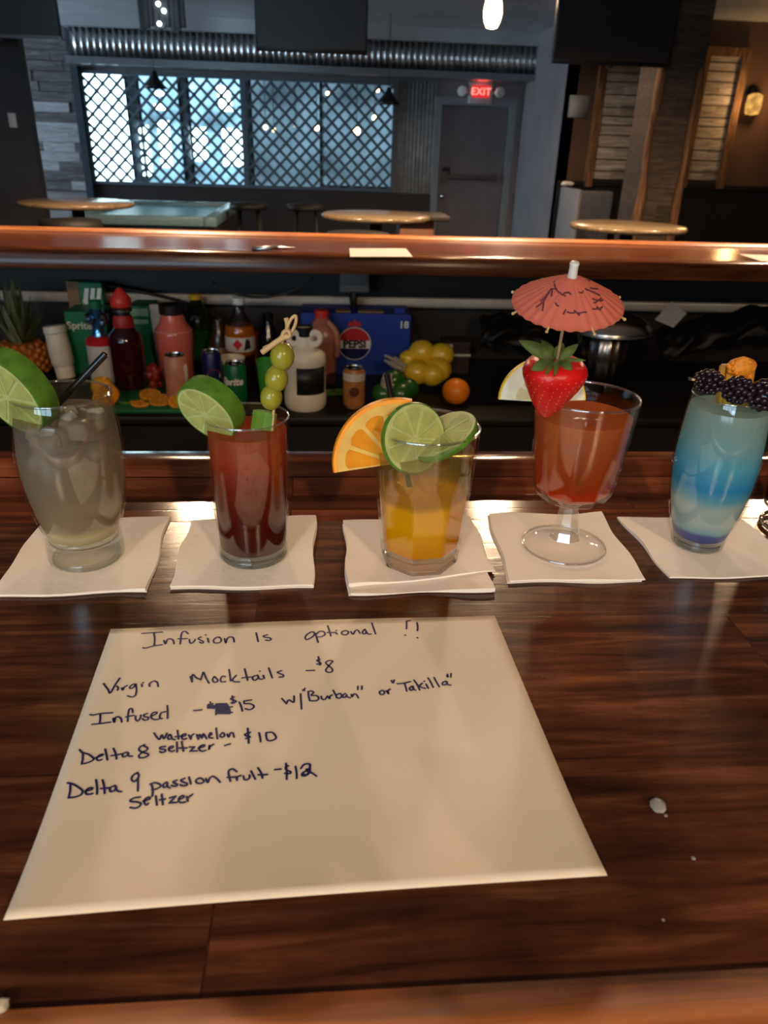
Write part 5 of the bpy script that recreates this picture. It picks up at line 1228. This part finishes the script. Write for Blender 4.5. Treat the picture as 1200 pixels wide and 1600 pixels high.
q, a, b_ = carton(102, 440, 126, 482, 2.76, .05, M_card, 'brown cardboard sheet standing behind the striped green carton', 'cardboard_sheet')
q, a, b_ = carton(200, 478, 236, 590, 2.62, .12, M_grn, 'green and white soda carton behind the red capped bottle')
for y0, y1 in ((482, 494), (499, 506)):
    p0, p1 = PY(203, y0, 2.62), PY(232, y1, 2.62); bm = BM(); box(bm, p0.x, p1.x, 2.6175, 2.6195, p1.z, p0.z); obj('pale_band', bm, mat('pale_green_print', srgb(150,190,165)), q, smooth=False)
a, b_ = PY(231, 478, 2.58), PY(246, 478, 2.58)
q = thing('white_carton', 'narrow white carton leaning against the green carton', 'carton', ((a.x + b_.x) / 2, 2.6, CZ))
bm = BM(); v8 = box(bm, a.x, b_.x, 2.60, 2.617, CZ, a.z); 
for v in v8:
    if v.co.z < CZ + .01: v.co.x += .008
obj('box', bm, M_lblwhite, q, smooth=False)
# blue foil bottle
c, r, h = spot(160, 560, 468, 2.42, 44, ZM)
rt = thing('bottle', 'blue necked bottle with a shiny foil collar and pale label', 'bottle', c, 'bottles on the counter')
M_bfoil = mat('blue_foil', (.10, .30, .60), rough=.18, metal=.9, var=.2, vscale=60)
lat(rt, 'body', c, [(0, 0), (r * .9, 0), (r * .95, h * .04), (r * .95, h * .48)], M_lblwhite)
lat(rt, 'red_band', c, [(r * .95, h * .481), (r * .97, h * .49), (r * .97, h * .53), (r * .8, h * .56), (r * .55, h * .58)], M_pred)
lat(rt, 'neck', c, [(r * .56, h * .575), (r * .42, h * .64), (r * .4, h * .70), (r * .4, h * .9)], M_bfoil)
bm = BM(); rn = random.Random(2)
for k in range(24):
    a = rn.uniform(0, 2 * PI); ball(bm, c + V((r * .62 * math.cos(a), r * .62 * math.sin(a), h * rn.uniform(.70, .86))), r * rn.uniform(.16, .3), sub=1, jit=.4)
obj('foil_collar', bm, mat('silver_foil', (.5, .55, .7), rough=.15, metal=1), rt, smooth=False)
lat(rt, 'cap', c, [(r * .42, h * .9), (r * .42, h * .99), (0, h)], M_grn)
# red capped syrup bottle
c, r, h = spot(199, 555, 450, 2.38, 52, ZM)
rt = thing('bottle', 'dark red syrup bottle with a pointed red cap and red label', 'bottle', c, 'bottles on the counter')
M_syr = mat('dark_red_glass', srgb(52,8,16), rough=.12, var=.1, coat=.5)
lat(rt, 'body', c, [(0, 0), (r * .94, 0), (r, h * .03), (r, h * .48), (r * .9, h * .55), (r * .55, h * .62), (r * .46, h * .66)], M_syr)
lat(rt, 'neck_label', c, [(r * .58, h * .62), (r * .62, h * .64), (r * .55, h * .72), (r * .48, h * .74)], mat('dull_red', srgb(170,40,44), rough=.5))
lat(rt, 'neck', c, [(r * .46, h * .73), (r * .44, h * .80), (r * .42, h * .83)], M_blackmetal)
lat(rt, 'foil_ring', c, [(r * .43, h * .765), (r * .58, h * .775), (r * .58, h * .80), (r * .44, h * .81)], mat('grey_foil', (.5, .5, .55), rough=.25, metal=1))
M = T(*c) @ Matrix.Shear('XY', 4, (-.22, 0)) if False else T(*c)
lat(rt, 'cap', c, [(r * .56, h * .82), (r * .60, h * .84), (r * .58, h * .9), (r * .34, h * .955), (r * .12, h), (0, h)], M_red)
for k, (dx, z_) in enumerate([(-.012, .018), (.014, .02)]):
    pass
# pink lemonade jug
c, r, h = spot(274, 545, 474, 2.50, 58)
rt = thing('juice_bottle', 'wide bottle of pink juice with a dark cap', 'bottle', c, 'bottles on the counter')
M_pink = mat('pink_juice', srgb(226,110,96), rough=.22, var=.06, vscale=12, sss=.15)
lat(rt, 'body', c, [(0, 0), (r * .92, 0), (r * .96, .006), (r * .90, h * .25), (r * .93, h * .40), (r, h * .48), (r, h * .62), (r * .94, h * .68), (r * .7, h * .76), (r * .62, h * .84), (r * .6, h * .87)], M_pink)
lat(rt, 'ridge', c, [(r * .955, h * .655), (r * .985, h * .665), (r * .955, h * .675)], mat('pink_ridge', srgb(234,150,138), rough=.2), rfun=lambda a, z: 1 + .012 * math.cos(24 * a))
lat(rt, 'cap', c, [(r * .62, h * .87), (r * .66, h * .88), (r * .66, h * .99), (0, h)], mat('dark_cap', srgb(36,26,26), rough=.4))
# pinkish can in front
def can(xc, ym, ytop, Y, wpx, m, label, zb=CZ, grp='soda cans on the counter'):
    c, r, h = spot(xc, ym, ytop, Y, wpx, zb)
    q = thing('soda_can', label, 'can', c, grp)
    lat(q, 'body', c, [(0, .003), (r * .72, 0), (r * .76, .002), (r * .98, .012), (r, .016), (r, h - .014), (r * .84, h - .004)], m)
    lid = lat(q, 'lid', c, [(r * .84, h - .004), (r * .86, h), (r * .80, h - .001), (r * .77, h - .005), (0, h - .005)], M_alu)
    bm = BM(); lathe(bm, [(.005, 0), (.009, 0), (.009, .0012), (.005, .0012)], T(c.x, c.y - .006, c.z + h - .0042), seg=16, close=True); obj('pull_tab', bm, M_alu, lid)
    return q, c, r, h
M_pcan = mat('peach_can', srgb(196,134,112), rough=.35, var=.18, vscale=30)
q, c, r, h = can(276, 590, 553, 2.24, 34, M_pcan, 'peach coloured can in front of the pink juice bottle', zb=ZM)
bm = BM(); 
for i in range(13):
    pass
lathe(bm, [(r + .0004, .03), (r + .0008, .03), (r + .0008, h - .03), (r + .0004, h - .03)], T(*c), seg=32, cap=False)
geom = [f for f in bm.faces if not (-.55 < math.atan2(f.calc_center_median().y - c.y, f.calc_center_median().x - c.x) < .15)]
bmesh.ops.delete(bm, geom=geom, context='FACES'); obj('pale_panel', bm, M_lblwhite, q)
decal(q, 'emblem', 'SODA', .014, c, r, h * .62, mat('grey_print', srgb(120,90,90)), a0=-PI * .62) if False else None
# green two litre bottle, yellow cap
c, r, h = spot(311, 540, 459, 2.70, 46)
rt = thing('soda_bottle', 'large clear green soda bottle with a yellow cap', 'bottle', c, 'bottles on the counter')
M_gpet = liquid('green_soda', [(0, srgb(52,130,58), .25), (.5, srgb(60,140,66), .3), (.58, srgb(70,100,72), .75), (1, srgb(80,110,84), .8)], 0, h, cloud=.02, gloss=.08)
lat(rt, 'body', c, [(0, 0), (r * .85, 0), (r, .015), (r, h * .55), (r * .98, h * .62), (r * .8, h * .74), (r * .45, h * .86), (r * .32, h * .92), (r * .3, h * .93)], M_gpet)
lat(rt, 'label', c, [(r * 1.01, h * .2), (r * 1.015, h * .2), (r * 1.015, h * .40), (r * 1.01, h * .40)], mat('green_label', srgb(30,96,50), rough=.4))
lat(rt, 'cap', c, [(r * .38, h * .925), (r * .4, h * .93), (r * .4, h * .995), (0, h)], mat('yellow_cap', srgb(222,176,36), rough=.4))
# blue can with round emblem
q, c, r, h = can(332, 585, 547, 2.30, 30, M_navy, 'dark blue soda can with a round red and white emblem', zb=CZ)
def pepsi_disc(parent, M, R, blueM, txt, th=.0012, ts=None):
    def seg_poly(y0, y1, w=.0):
        pts = []
        n = 24
        for i in range(n + 1):
            y = y0 + (y1 - y0) * i / n; x = math.sqrt(max(0, R * R - y * y)); pts.append((x, y))
        return pts + [(-x, y) for x, y in pts[::-1]]
    for nm, y0, y1, m in (('red_half', R * .22, R * .995, M_pred), ('white_band', -R * .30, R * .22, M_whitetx), ('blue_half', -R * .995, -R * .30, blueM)):
        bm = BM(); polygon(bm, seg_poly(y0, y1), th, M); obj(nm, bm, m, parent, smooth=False)
    if txt:
        bm = text_bm(txt, ts or R * .62, bold=R * .03, extr=.0006); xform(bm, M @ Matrix.Translation((0, -R * .04, th + .0008))); obj('lettering', bm, M_black, parent, smooth=False)
def bend(o, c, r, a0):
    """wrap an upright flat mesh facing -Y onto a cylinder of radius r about c"""
    for v in o.data.vertices:
        p = v.co + ORG[o]; dx = p.x - c.x; dy = -(p.y - (c.y - r)); a = a0 + dx / r; rr = r + dy
        v.co = V((c.x + rr * math.cos(a), c.y + rr * math.sin(a), p.z)) - ORG[o]
before = set(bpy.data.objects)
pepsi_disc(q, facing((c.x, c.y - r - .0004, c.z + h * .52)), r * .70, M_blue, 'pepsi', th=.0005, ts=r * .42)
for o in set(bpy.data.objects) - before: bend(o, c, r + .0006, -PI * .40)
# sprite can and foam cup
c, r, h = spot(362, 590, 558, 2.36, 45)
rt = thing('foam_cup', 'white foam cup behind the green soda can', 'cup', c)
lat(rt, 'wall', c, [(0, 0), (r * .76, 0), (r * .78, .004), (r * .95, h - .006), (r, h - .003), (r * .99, h), (r * .93, h), (r * .9, h - .01), (r * .72, .006), (0, .006)], M_cwhite)
q, c, r, h = can(368, 600, 566, 2.24, 34, mat('can_green', srgb(10,98,58), rough=.35, var=.05), 'small green soda can with white slanted lettering in front of the foam cup')
decal(q, 'lettering', 'Sprite', .030, c, r, h * .60, M_whitetx, a0=-PI * .57, bold=.0012, shear=.25)
# orange soda bottle
c, r, h = spot(377, 560, 464, 2.48, 46)
rt = thing('soda_bottle', 'orange soda bottle with a white cap and white label', 'bottle', c, 'bottles on the counter')
M_osoda = liquid('orange_soda', [(0, srgb(70,40,20), .1), (.34, srgb(80,46,22), .1), (.38, srgb(226,128,20), .12), (.68, srgb(226,130,20), .15), (.70, srgb(90,84,84), .75), (1, srgb(120,110,108), .8)], 0, h, cloud=.01, gloss=.07)
lat(rt, 'body', c, [(0, 0), (r * .85, 0), (r * .92, .01), (r * .9, h * .4), (r, h * .48), (r, h * .6), (r * .9, h * .68), (r * .55, h * .78), (r * .34, h * .84), (r * .32, h * .92)], M_osoda)
lat(rt, 'label', c, [(r * .97, h * .40), (r * 1.012, h * .42), (r * 1.012, h * .56), (r * .99, h * .575)], M_lblwhite)
bm = BM(); polygon(bm, [(-.016, 0), (0, -.018), (.016, 0), (0, .018)], .0008, facing((c.x - .004, c.y - r * 1.012 - .001, c.z + h * .49))); o = obj('red_diamond', bm, M_pred, rt, smooth=False); bend(o, c, r * 1.015, -PI / 2)
bm = BM(); polygon(bm, [(-.006, -.018), (.018, -.012), (.014, .016), (.002, .02)], .0008, facing((c.x + .022, c.y - r * 1.012 - .001, c.z + h * .485))); o = obj('dark_figure', bm, M_dark, rt, smooth=False); bend(o, c, r * 1.015, -PI / 2)
lat(rt, 'cap', c, [(r * .40, h * .92), (r * .43, h * .93), (r * .43, h * .99), (r * .3, h), (0, h)], M_white)
# dark bottles
c, r, h = spot(344, 545, 500, 2.56, 34)
rt = thing('bottle', 'brown bottle with a dim label between green and orange soda', 'bottle', c, 'bottles on the counter')
M_brn = mat('brown_glass', srgb(64,42,26), rough=.15, var=.1)
lat(rt, 'body', c, [(0, 0), (r, 0), (r, h * .6), (r * .6, h * .82), (r * .4, h)], M_brn); lat(rt, 'label', c, [(r * 1.01, h * .3), (r * 1.02, h * .3), (r * 1.02, h * .55), (r * 1.01, h * .55)], mat('tan_label', srgb(132,104,78), rough=.6))
c, r, h = spot(421, 560, 488, 2.62, 34)
rt = thing('bottle', 'dark slim bottle behind the green cup', 'bottle', c, 'bottles on the counter')
lat(rt, 'body', c, [(0, 0), (r, 0), (r, h * .5), (r * .9, h * .62), (r * .5, h * .78), (r * .42, h * .9)], mat('dark_glass', srgb(30,24,30), rough=.12, var=.1)); lat(rt, 'cap', c, [(r * .48, h * .88), (r * .5, h * .99), (0, h)], M_blackmetal)
c, r, h = spot(396, 560, 520, 2.66, 30)
rt = thing('jar', 'dull red jar between the orange soda and the dark slim bottle', 'jar', c)
lat(rt, 'body', c, [(0, 0), (r, 0), (r, h * .8), (r * .8, h * .88)], mat('dull_red_jar', srgb(120,44,40), rough=.3)); lat(rt, 'lid', c, [(r * .85, h * .88), (r * .87, h), (0, h)], M_pred)
# green cup
c, r, h = spot(418, 590, 562, 2.32, 34)
rt = thing('plastic_cup', 'bright green plastic cup between the cans and the white jug', 'cup', c)
lat(rt, 'wall', c, [(0, 0), (r * .72, 0), (r, h), (r * .94, h), (r * .68, .006), (0, .006)], mat('green_cup', srgb(70,160,66), rough=.3, sss=.2))
# white jug with twin handle
c, r, h = spot(477, 600, 512, 2.22, 66)
rt = thing('white_jug', 'white plastic mixer jug with twin-hole handle and dark label', 'jug', c)
lat(rt, 'body', c, [(0, 0), (r * .88, 0), (r * .98, .010), (r, .022), (r, h * .20), (r * .96, h * .22), (r * .96, h * .565), (r, h * .59), (r * .99, h * .66), (r * .9, h * .71), (r * .6, h * .75), (r * .42, h * .79), (r * .38, h * .9)], M_cwhite, seg=48)
lat(rt, 'cap', c, [(r * .34, h * .9), (r * .40, h * .91), (r * .4, h * 1.02), (0, h * 1.03)], M_blackmetal)
for s in (-1, 1):
    hc = V((c.x + s * r * .46, c.y - r * .15, c.z + h * .88)); bm = BM()
    lathe(bm, [(r * .13, -.011), (r * .34, -.012), (r * .40, -.006), (r * .40, .006), (r * .34, .012), (r * .13, .011)], frame(hc, (0, -1, .1)), seg=28, close=True); obj('handle', bm, M_cwhite, rt)
bm = BM(); lathe(bm, [(r * .965, h * .225), (r * .975, h * .225), (r * .975, h * .56), (r * .965, h * .56)], T(*c), seg=48, cap=False)
def keep_arc(bm, c, a0, a1):
    kill = []
    for f in bm.faces:
        p = f.calc_center_median(); a = math.atan2(p.y - c.y, p.x - c.x)
        if not (a0 < a < a1): kill.append(f)
    bmesh.ops.delete(bm, geom=kill, context='FACES')
keep_arc(bm, c, -2.0, -.45); o = obj('label', bm, mat('dark_label', srgb(30,28,30), rough=.45), rt); o['label'] = 'dark printed label'
for k, wd in enumerate((.034, .04, .03, .036)):
    bm = BM(); box(bm, -wd / 2, wd / 2, -.0008, .0008, 0, .0002); 
    xform(bm, facing((c.x, c.y - r * .975 - .0008, c.z + h * (.50 - .055 * k)))); o = obj('label_print', bm, mat('label_grey', srgb(92,88,88)), rt, smooth=False); bend(o, c, r * .977, -PI * .40)
# red capped jug behind
c, r, h = spot(503, 545, 483, 2.50, 52)
rt = thing('juice_jug', 'pinkish juice jug with a red cap behind the white jug', 'jug', c)
lat(rt, 'body', c, [(0, 0), (r * .92, 0), (r, .012), (r, h * .55), (r * .92, h * .68), (r * .6, h * .84), (r * .36, h * .9)], mat('tea_juice', srgb(176,104,84), rough=.25, sss=.1, var=.06), rfun=lambda a, z: 1 / max(abs(math.cos(a)), abs(math.sin(a))) ** .55 * .9)
lat(rt, 'cap', c, [(r * .38, h * .89), (r * .42, h * .9), (r * .42, h * .99), (0, h)], M_red)
bm = BM(); tube(bm, catmull([c + V((r * .3, -r * .5, h * .86)), c + V((r * .8, -r * .75, h * .74)), c + V((r * .9, -r * .85, h * .55)), c + V((r * .85, -r * .8, h * .4))], 4), .011, seg=10); obj('handle', bm, mat('tea_juice_light', srgb(190,130,108), rough=.25), rt)
# blue soda carton
q, a, b_ = carton(470, 489, 643, 600, 2.58, .17, M_blue, 'big dark blue soda carton with a large round emblem')
p = PY(554, 537, 2.58); R = 25 * pxm(p) * 0.98
pepsi_disc(q, facing((p.x, 2.579, p.z)), R, M_navy, 'PEPSI', ts=R * .66)
bm = BM(); lathe(bm, [(R * 1.0, 0), (R * 1.05, 0), (R * 1.05, .001), (R * 1.0, .001)], frame((p.x, 2.5795, p.z), (0, -1, 0)), seg=48, close=True); obj('emblem_ring', bm, M_whitetx, q)
p = PY(554, 505, 2.58)
bm = BM(); polygon(bm, [(-R * .42, -R * .2), (R * .42, -R * .2), (R * .34, R * .16), (R * .15, R * .02), (0, R * .3), (-R * .15, R * .02), (-R * .34, R * .16)], .001, facing((p.x, 2.579, p.z))); obj('crown_print', bm, M_pred, q, smooth=False)
p = PY(631, 508, 2.58); bm = text_bm('18', .034, bold=.001); xform(bm, facing((p.x, 2.5785, p.z))); obj('count_lettering', bm, M_whitetx, q, smooth=False)
for x0, x1 in ((525, 548), (560, 600)):
    p0, p1 = PY(x0, 489, 2.58), PY(x1, 489, 2.58); bm = BM(); box(bm, p0.x, p1.x, 2.60, 2.64, a.z - .001, a.z + .004); obj('torn_flap', bm, M_card, q, smooth=False)
a, b_ = PY(617, 482, 2.6), PY(632, 495, 2.6); bm = BM(); box(bm, a.x, b_.x, 2.60, 2.62, b_.z, a.z); obj('carton_tab', bm, M_blue, q, smooth=False)
# orange can
q, c, r, h = can(553, 605, 573, 2.22, 34, mat('tan_can', srgb(178,120,66), rough=.35, var=.3, vscale=26), 'tan and orange can standing alone in front of the blue carton')
lat(q, 'upper_band', c, [(r + .0003, h * .70), (r + .0008, h * .70), (r + .0008, h * .88), (r + .0003, h * .88)], M_lblwhite)
bm = BM(); ball(bm, V((0, 0, 0)), .016, sub=2, sc=(1, 1, .04)); xform(bm, facing((c.x, c.y - r - .0008, c.z + h * .45))); o = obj('fruit_print', bm, mat('dark_fruit', srgb(90,46,34)), q); bend(o, c, r + .0006, -PI * .5)
# celery behind jug
a, b_ = PY(505, 612, 2.34), PY(536, 606, 2.34); bm = BM()
pts = [(-.018, 0), (-.012, .012), (0, .017), (.012, .012), (.018, 0), (.01, .004), (0, .007), (-.01, .004)]
polygon(bm, pts, .085, frame((a.x, 2.34, CZ + .012), (1, .1, .05), up=(0, 0, 1), spin=PI)); o = obj('celery_stalk', bm, M_cel, angle=40); tag(o, 'cut green celery stalk between the white jug and the tan can', 'celery')
# citrus pieces on the board
c = PY(157, 586, 2.26); c.z = ZM + .034
rt = thing('lemon', 'yellow lemon on the green board in front of the blue necked bottle', 'lemon', V((c.x, c.y, ZM)))
M_lem = mat('lemon_skin', srgb(236,176,36), rough=.4, bump=.2, bscale=260)
bm = BM(); ball(bm, c, .033, sub=3, sc=(1, 1, 1)); obj('fruit', bm, M_lem, rt)
bm = BM(); ball(bm, c + V((.012, -.012, .028)), .010, sub=2, sc=(1, 1, .9)); obj('nub', bm, M_lem, rt)
c = PY(163, 602, 2.2); rt_c = V((c.x, c.y, ZM + .024))
citrus('orange_half', 'cut orange half lying in front of the lemon', 'orange slice', rt_c, V((-.35, -.55, .75)), .040, .020, ORANGE, a0=0, a1=360, nseg=9)
for i, (x, y, Y, r_, n_v, a0, a1, lab) in enumerate([
    (234, 609, 2.27, .033, (.1, -.25, 1), 0, 360, 'orange slice lying highest on the green board'),
    (221, 624, 2.20, .034, (-.1, -.3, 1), 200, 340, 'orange wedge at the left of the orange slices'),
    (250, 622, 2.215, .034, (0, -.25, 1), 0, 360, 'orange slice in the middle of the group on the board'),
    (282, 617, 2.23, .028, (.25, -.6, 1), 0, 360, 'orange slice in front of the peach coloured can'),
    (277, 627, 2.19, .027, (.1, -.5, 1), 0, 360, 'orange slice at the front right of the board')]):
    c = PY(x, y, Y); c.z = ZM + .006 + .004 * (i % 2) + (.004 if abs(n_v[1]) > .4 else 0)
    citrus('orange_slice', lab, 'orange slice', c, n_v, r_, .007, ORANGE, a0=a0, a1=a1, nseg=8 if a1 - a0 > 300 else 4, group='orange slices on the green board')
c = PY(190, 618, 2.2); bm = BM(); polygon(bm, [(-.02, -.004), (.02, -.006), (.024, .003), (-.016, .006)], .006, T(c.x, c.y, ZM)); tag(obj('lime_peel', bm, M_lrind), 'thin green lime peel on the board by the cut orange', 'lime peel')
c = PY(170, 622, 2.19); bm = BM(); ball(bm, V((c.x - .01, c.y, ZM + .006)), .008, sub=2, sc=(1.2, 1, .7), jit=.3); tag(obj('ginger_piece', bm, M_lbl if False else M_cwhite), 'small pale fruit piece on the board by the cut orange', 'fruit piece')
# strawberry tub behind board
c, r, h = spot(240, 580, 553, 2.335, 40, ZM)
rt = thing('fruit_tub', 'tub of red fruit behind the orange slices', 'fruit tub', c)
bm = BM(); rbox(bm, c.x - .03, c.x + .03, 2.30, 2.37, ZM, ZM + .07, r=.006); obj('tub', bm, thinglass('tub_plastic', base=.08), rt)
bm = BM(); rn = random.Random(6)
for k in range(16): ball(bm, V((c.x + rn.uniform(-.016, .016), 2.335 + rn.uniform(-.02, .02), ZM + rn.uniform(.016, .075))), .013, sub=2, sc=(1, 1, 1.15), jit=.2)
o = obj('red_fruit', bm, mat('red_fruit', srgb(150,28,24), rough=.35), rt); o['kind'] = 'stuff'
# lime bag, lemon bag, orange
def bag(xc, yc, Y, rx, rz, label, fm, bm_, seeds, tail):
    c = PY(xc, yc, Y); q = thing('fruit_bag', label, 'fruit bag', V((c.x, c.y, CZ)), 'net bags of citrus')
    rn = random.Random(seeds); pts = []
    for (dx, dy, dz, r_) in tail[0]:
        p = V((c.x + dx, Y + dy, CZ + dz)); bm = BM(); ball(bm, p, r_, sub=3, sc=(1.08, 1, .96)); o = obj('fruit', bm, fm, q); pts.append((p, r_))
    bm = BM()
    for p, r_ in pts: ball(bm, p, r_ * 1.04, sub=3, jit=.06)
    obj('plastic_film', bm, bm_, q)
    if tail[1]:
        bm = BM()
        for k in range(9):
            a = PY(*tail[1][0], Y - .02); b_ = PY(*tail[1][1], Y - .03); o_ = V((rn.uniform(-.012, .012), rn.uniform(-.012, .012), rn.uniform(-.012, .012)))
            tube(bm, catmull([a, a.lerp(b_, .5) + o_, b_ + o_ * 1.4], 3), [.008, .006, .009, .006, .008, .005, .004][:7], seg=6)
        obj('twisted_end', bm, M_film2, q)
    return q
M_film = thinglass('plastic_film', base=.035, edge=.45, rough=.15)
M_film2 = mat('crumpled_film', srgb(200,190,176), rough=.25, var=.3, vscale=80, trans=.3)
M_limef = mat('lime_skin', srgb(36,96,34), rough=.35, bump=.15, bscale=300)
M_lemf = mat('lemon_skin_bag', srgb(246,204,44), rough=.4, bump=.15, bscale=300)
bag(616, 603, 2.25, .06, .05, 'plastic bag of dark green limes beside the tan can', M_limef, M_film, 1, ([(-.035, -.01, .036, .034), (.02, -.015, .038, .036), (.045, .02, .045, .034), (0, .03, .07, .033)], ((600, 608), (608, 590))))
bag(664, 580, 2.45, .09, .07, 'plastic bag of yellow lemons against the blue carton', M_lemf, M_film, 2, ([(-.03, -.03, .055, .042), (.04, -.01, .06, .045), (-.01, .03, .11, .042), (.055, .03, .10, .042), (.02, -.035, .05, .04), (-.055, .02, .09, .03)], ((640, 580), (608, 560))))
c = PY(713, 602, 2.25); c.z = CZ + .043
rt = thing('orange', 'whole orange in front of the bag of lemons', 'orange', V((c.x, c.y, CZ)))
M_orf = mat('orange_skin', srgb(255,136,18), rough=.4, bump=.25, bscale=260, var=.08)
bm = BM(); ball(bm, c, .0425, sub=4, sc=(1.02, 1.02, .97)); obj('fruit', bm, M_orf, rt)
bm = BM(); ball(bm, c + V((.0, -.040, .012)), .0055, sub=2, sc=(1, .5, 1)); obj('stem_end', bm, mat('stem_pale', srgb(250,190,120), rough=.6), rt)
# dark carton with white stripes
q, a, b_ = carton(694, 535, 736, 580, 2.60, .1, mat('dark_carton', srgb(52,36,36), rough=.5), 'dark carton with white stripes right of the lemons', 'soda_carton')
for (x0, y0, x1, y1) in ((698, 538, 706, 556), (708, 553, 735, 557)):
    p0, p1 = PY(x0, y0, 2.6), PY(x1, y1, 2.6); bm = BM(); box(bm, p0.x, p1.x, 2.598, 2.5995, p1.z, p0.z); obj('white_stripe', bm, M_lblwhite, q, smooth=False)
# right: steel bowl, glass rack, paper, bin liner
c = PY(950, 508, 2.45); r = 68 * pxm(c)
rt = thing('steel_bowl', 'shiny upturned steel bowl behind the paper umbrella', 'bowl', V((c.x, c.y, c.z - .02)))
prof = smoothprof([(r, -.012), (r * .97, 0), (r * .85, .018), (r * .6, .036), (r * .25, .046), (0, .047)], 4); prof[-1] = (0, prof[-1][1])
bm = BM(); lathe(bm, [(r * 1.03, -.014), (r * 1.03, -.010)] + prof, T(*c), seg=56, cap=False); obj('dome', bm, M_steel, rt)
bm = BM(); ball(bm, c + V((-.02, -.01, .052)), .012, sub=2); obj('knob', bm, M_chrome, rt)
q = thing('glass_rinser', 'ribbed steel canister under the upturned steel bowl', 'canister', V((c.x, c.y, CZ)))
bm = BM(); lathe(bm, [(0, CZ - c.z), (r * .62, CZ - c.z), (r * .66, -.02), (r * .62, -.016), (0, -.016)], T(*c), seg=72, rfun=lambda a, z: 1 + .02 * math.cos(18 * a)); obj('body', bm, mat('dark_steel', (.28, .27, .26), rough=.22, metal=1), q)
pts = [PY(x, y, Y) for x, y, Y in ((1024, 500, 2.42), (1052, 512, 2.40), (1073, 490, 2.44), (1050, 471, 2.47))]
bm = BM(); a = [bm.verts.new(p) for p in pts]; b_ = [bm.verts.new(p + V((0, .004, .002))) for p in pts]; bm.faces.new(a); bm.faces.new(b_[::-1])
for k in range(4): bm.faces.new((a[k], a[(k + 1) % 4], b_[(k + 1) % 4], b_[k]))
tag(obj('foil_packet', bm, mat('foil_paper', srgb(176,170,160), rough=.35, var=.1), smooth=False), 'crooked white packet leaning beside the upturned steel bowl', 'packet')
M_liner = mat('black_plastic', srgb(24,18,16), rough=.42, var=.2, vscale=10)
def sheet(pts_top, Y, label, drop, name='bin_liner'):
    bm = BM(); n = 26; rows = []; tops = catmull([PY(x, y, Y) for x, y in pts_top], 6); rn = random.Random(len(pts_top))
    for i, p in enumerate(tops):
        row = []
        for k in range(14):
            t = k / 13; row.append(bm.verts.new(p + V((.0, -.07 * math.sin(PI / 2 * min(1, t * 1.2)) + .008 * math.sin(9 * t + i * .6) + .010 * mnoise.noise(p * 14 + V((0, 0, t * 5))), -drop * t ** 1.5 + .006 * math.sin(i * .9)))))
        rows.append(row)
    for A, B in zip(rows, rows[1:]):
        for k in range(13): bm.faces.new((A[k], B[k], B[k + 1], A[k + 1]))
    bmesh.ops.solidify(bm, geom=bm.faces[:], thickness=.003)
    tag(obj(name, bm, M_liner), label, 'bin liner', 'black plastic sheets')
sheet([(1030, 512), (1060, 506), (1090, 496), (1130, 488), (1180, 478), (1230, 474), (1290, 470)], 2.60, 'black plastic sheet rising to the right under the pale pipe', .10)
sheet([(748, 496), (770, 488), (806, 492), (850, 500), (870, 508)], 2.72, 'black plastic sheet between the dark carton and the steel bowl', .10)
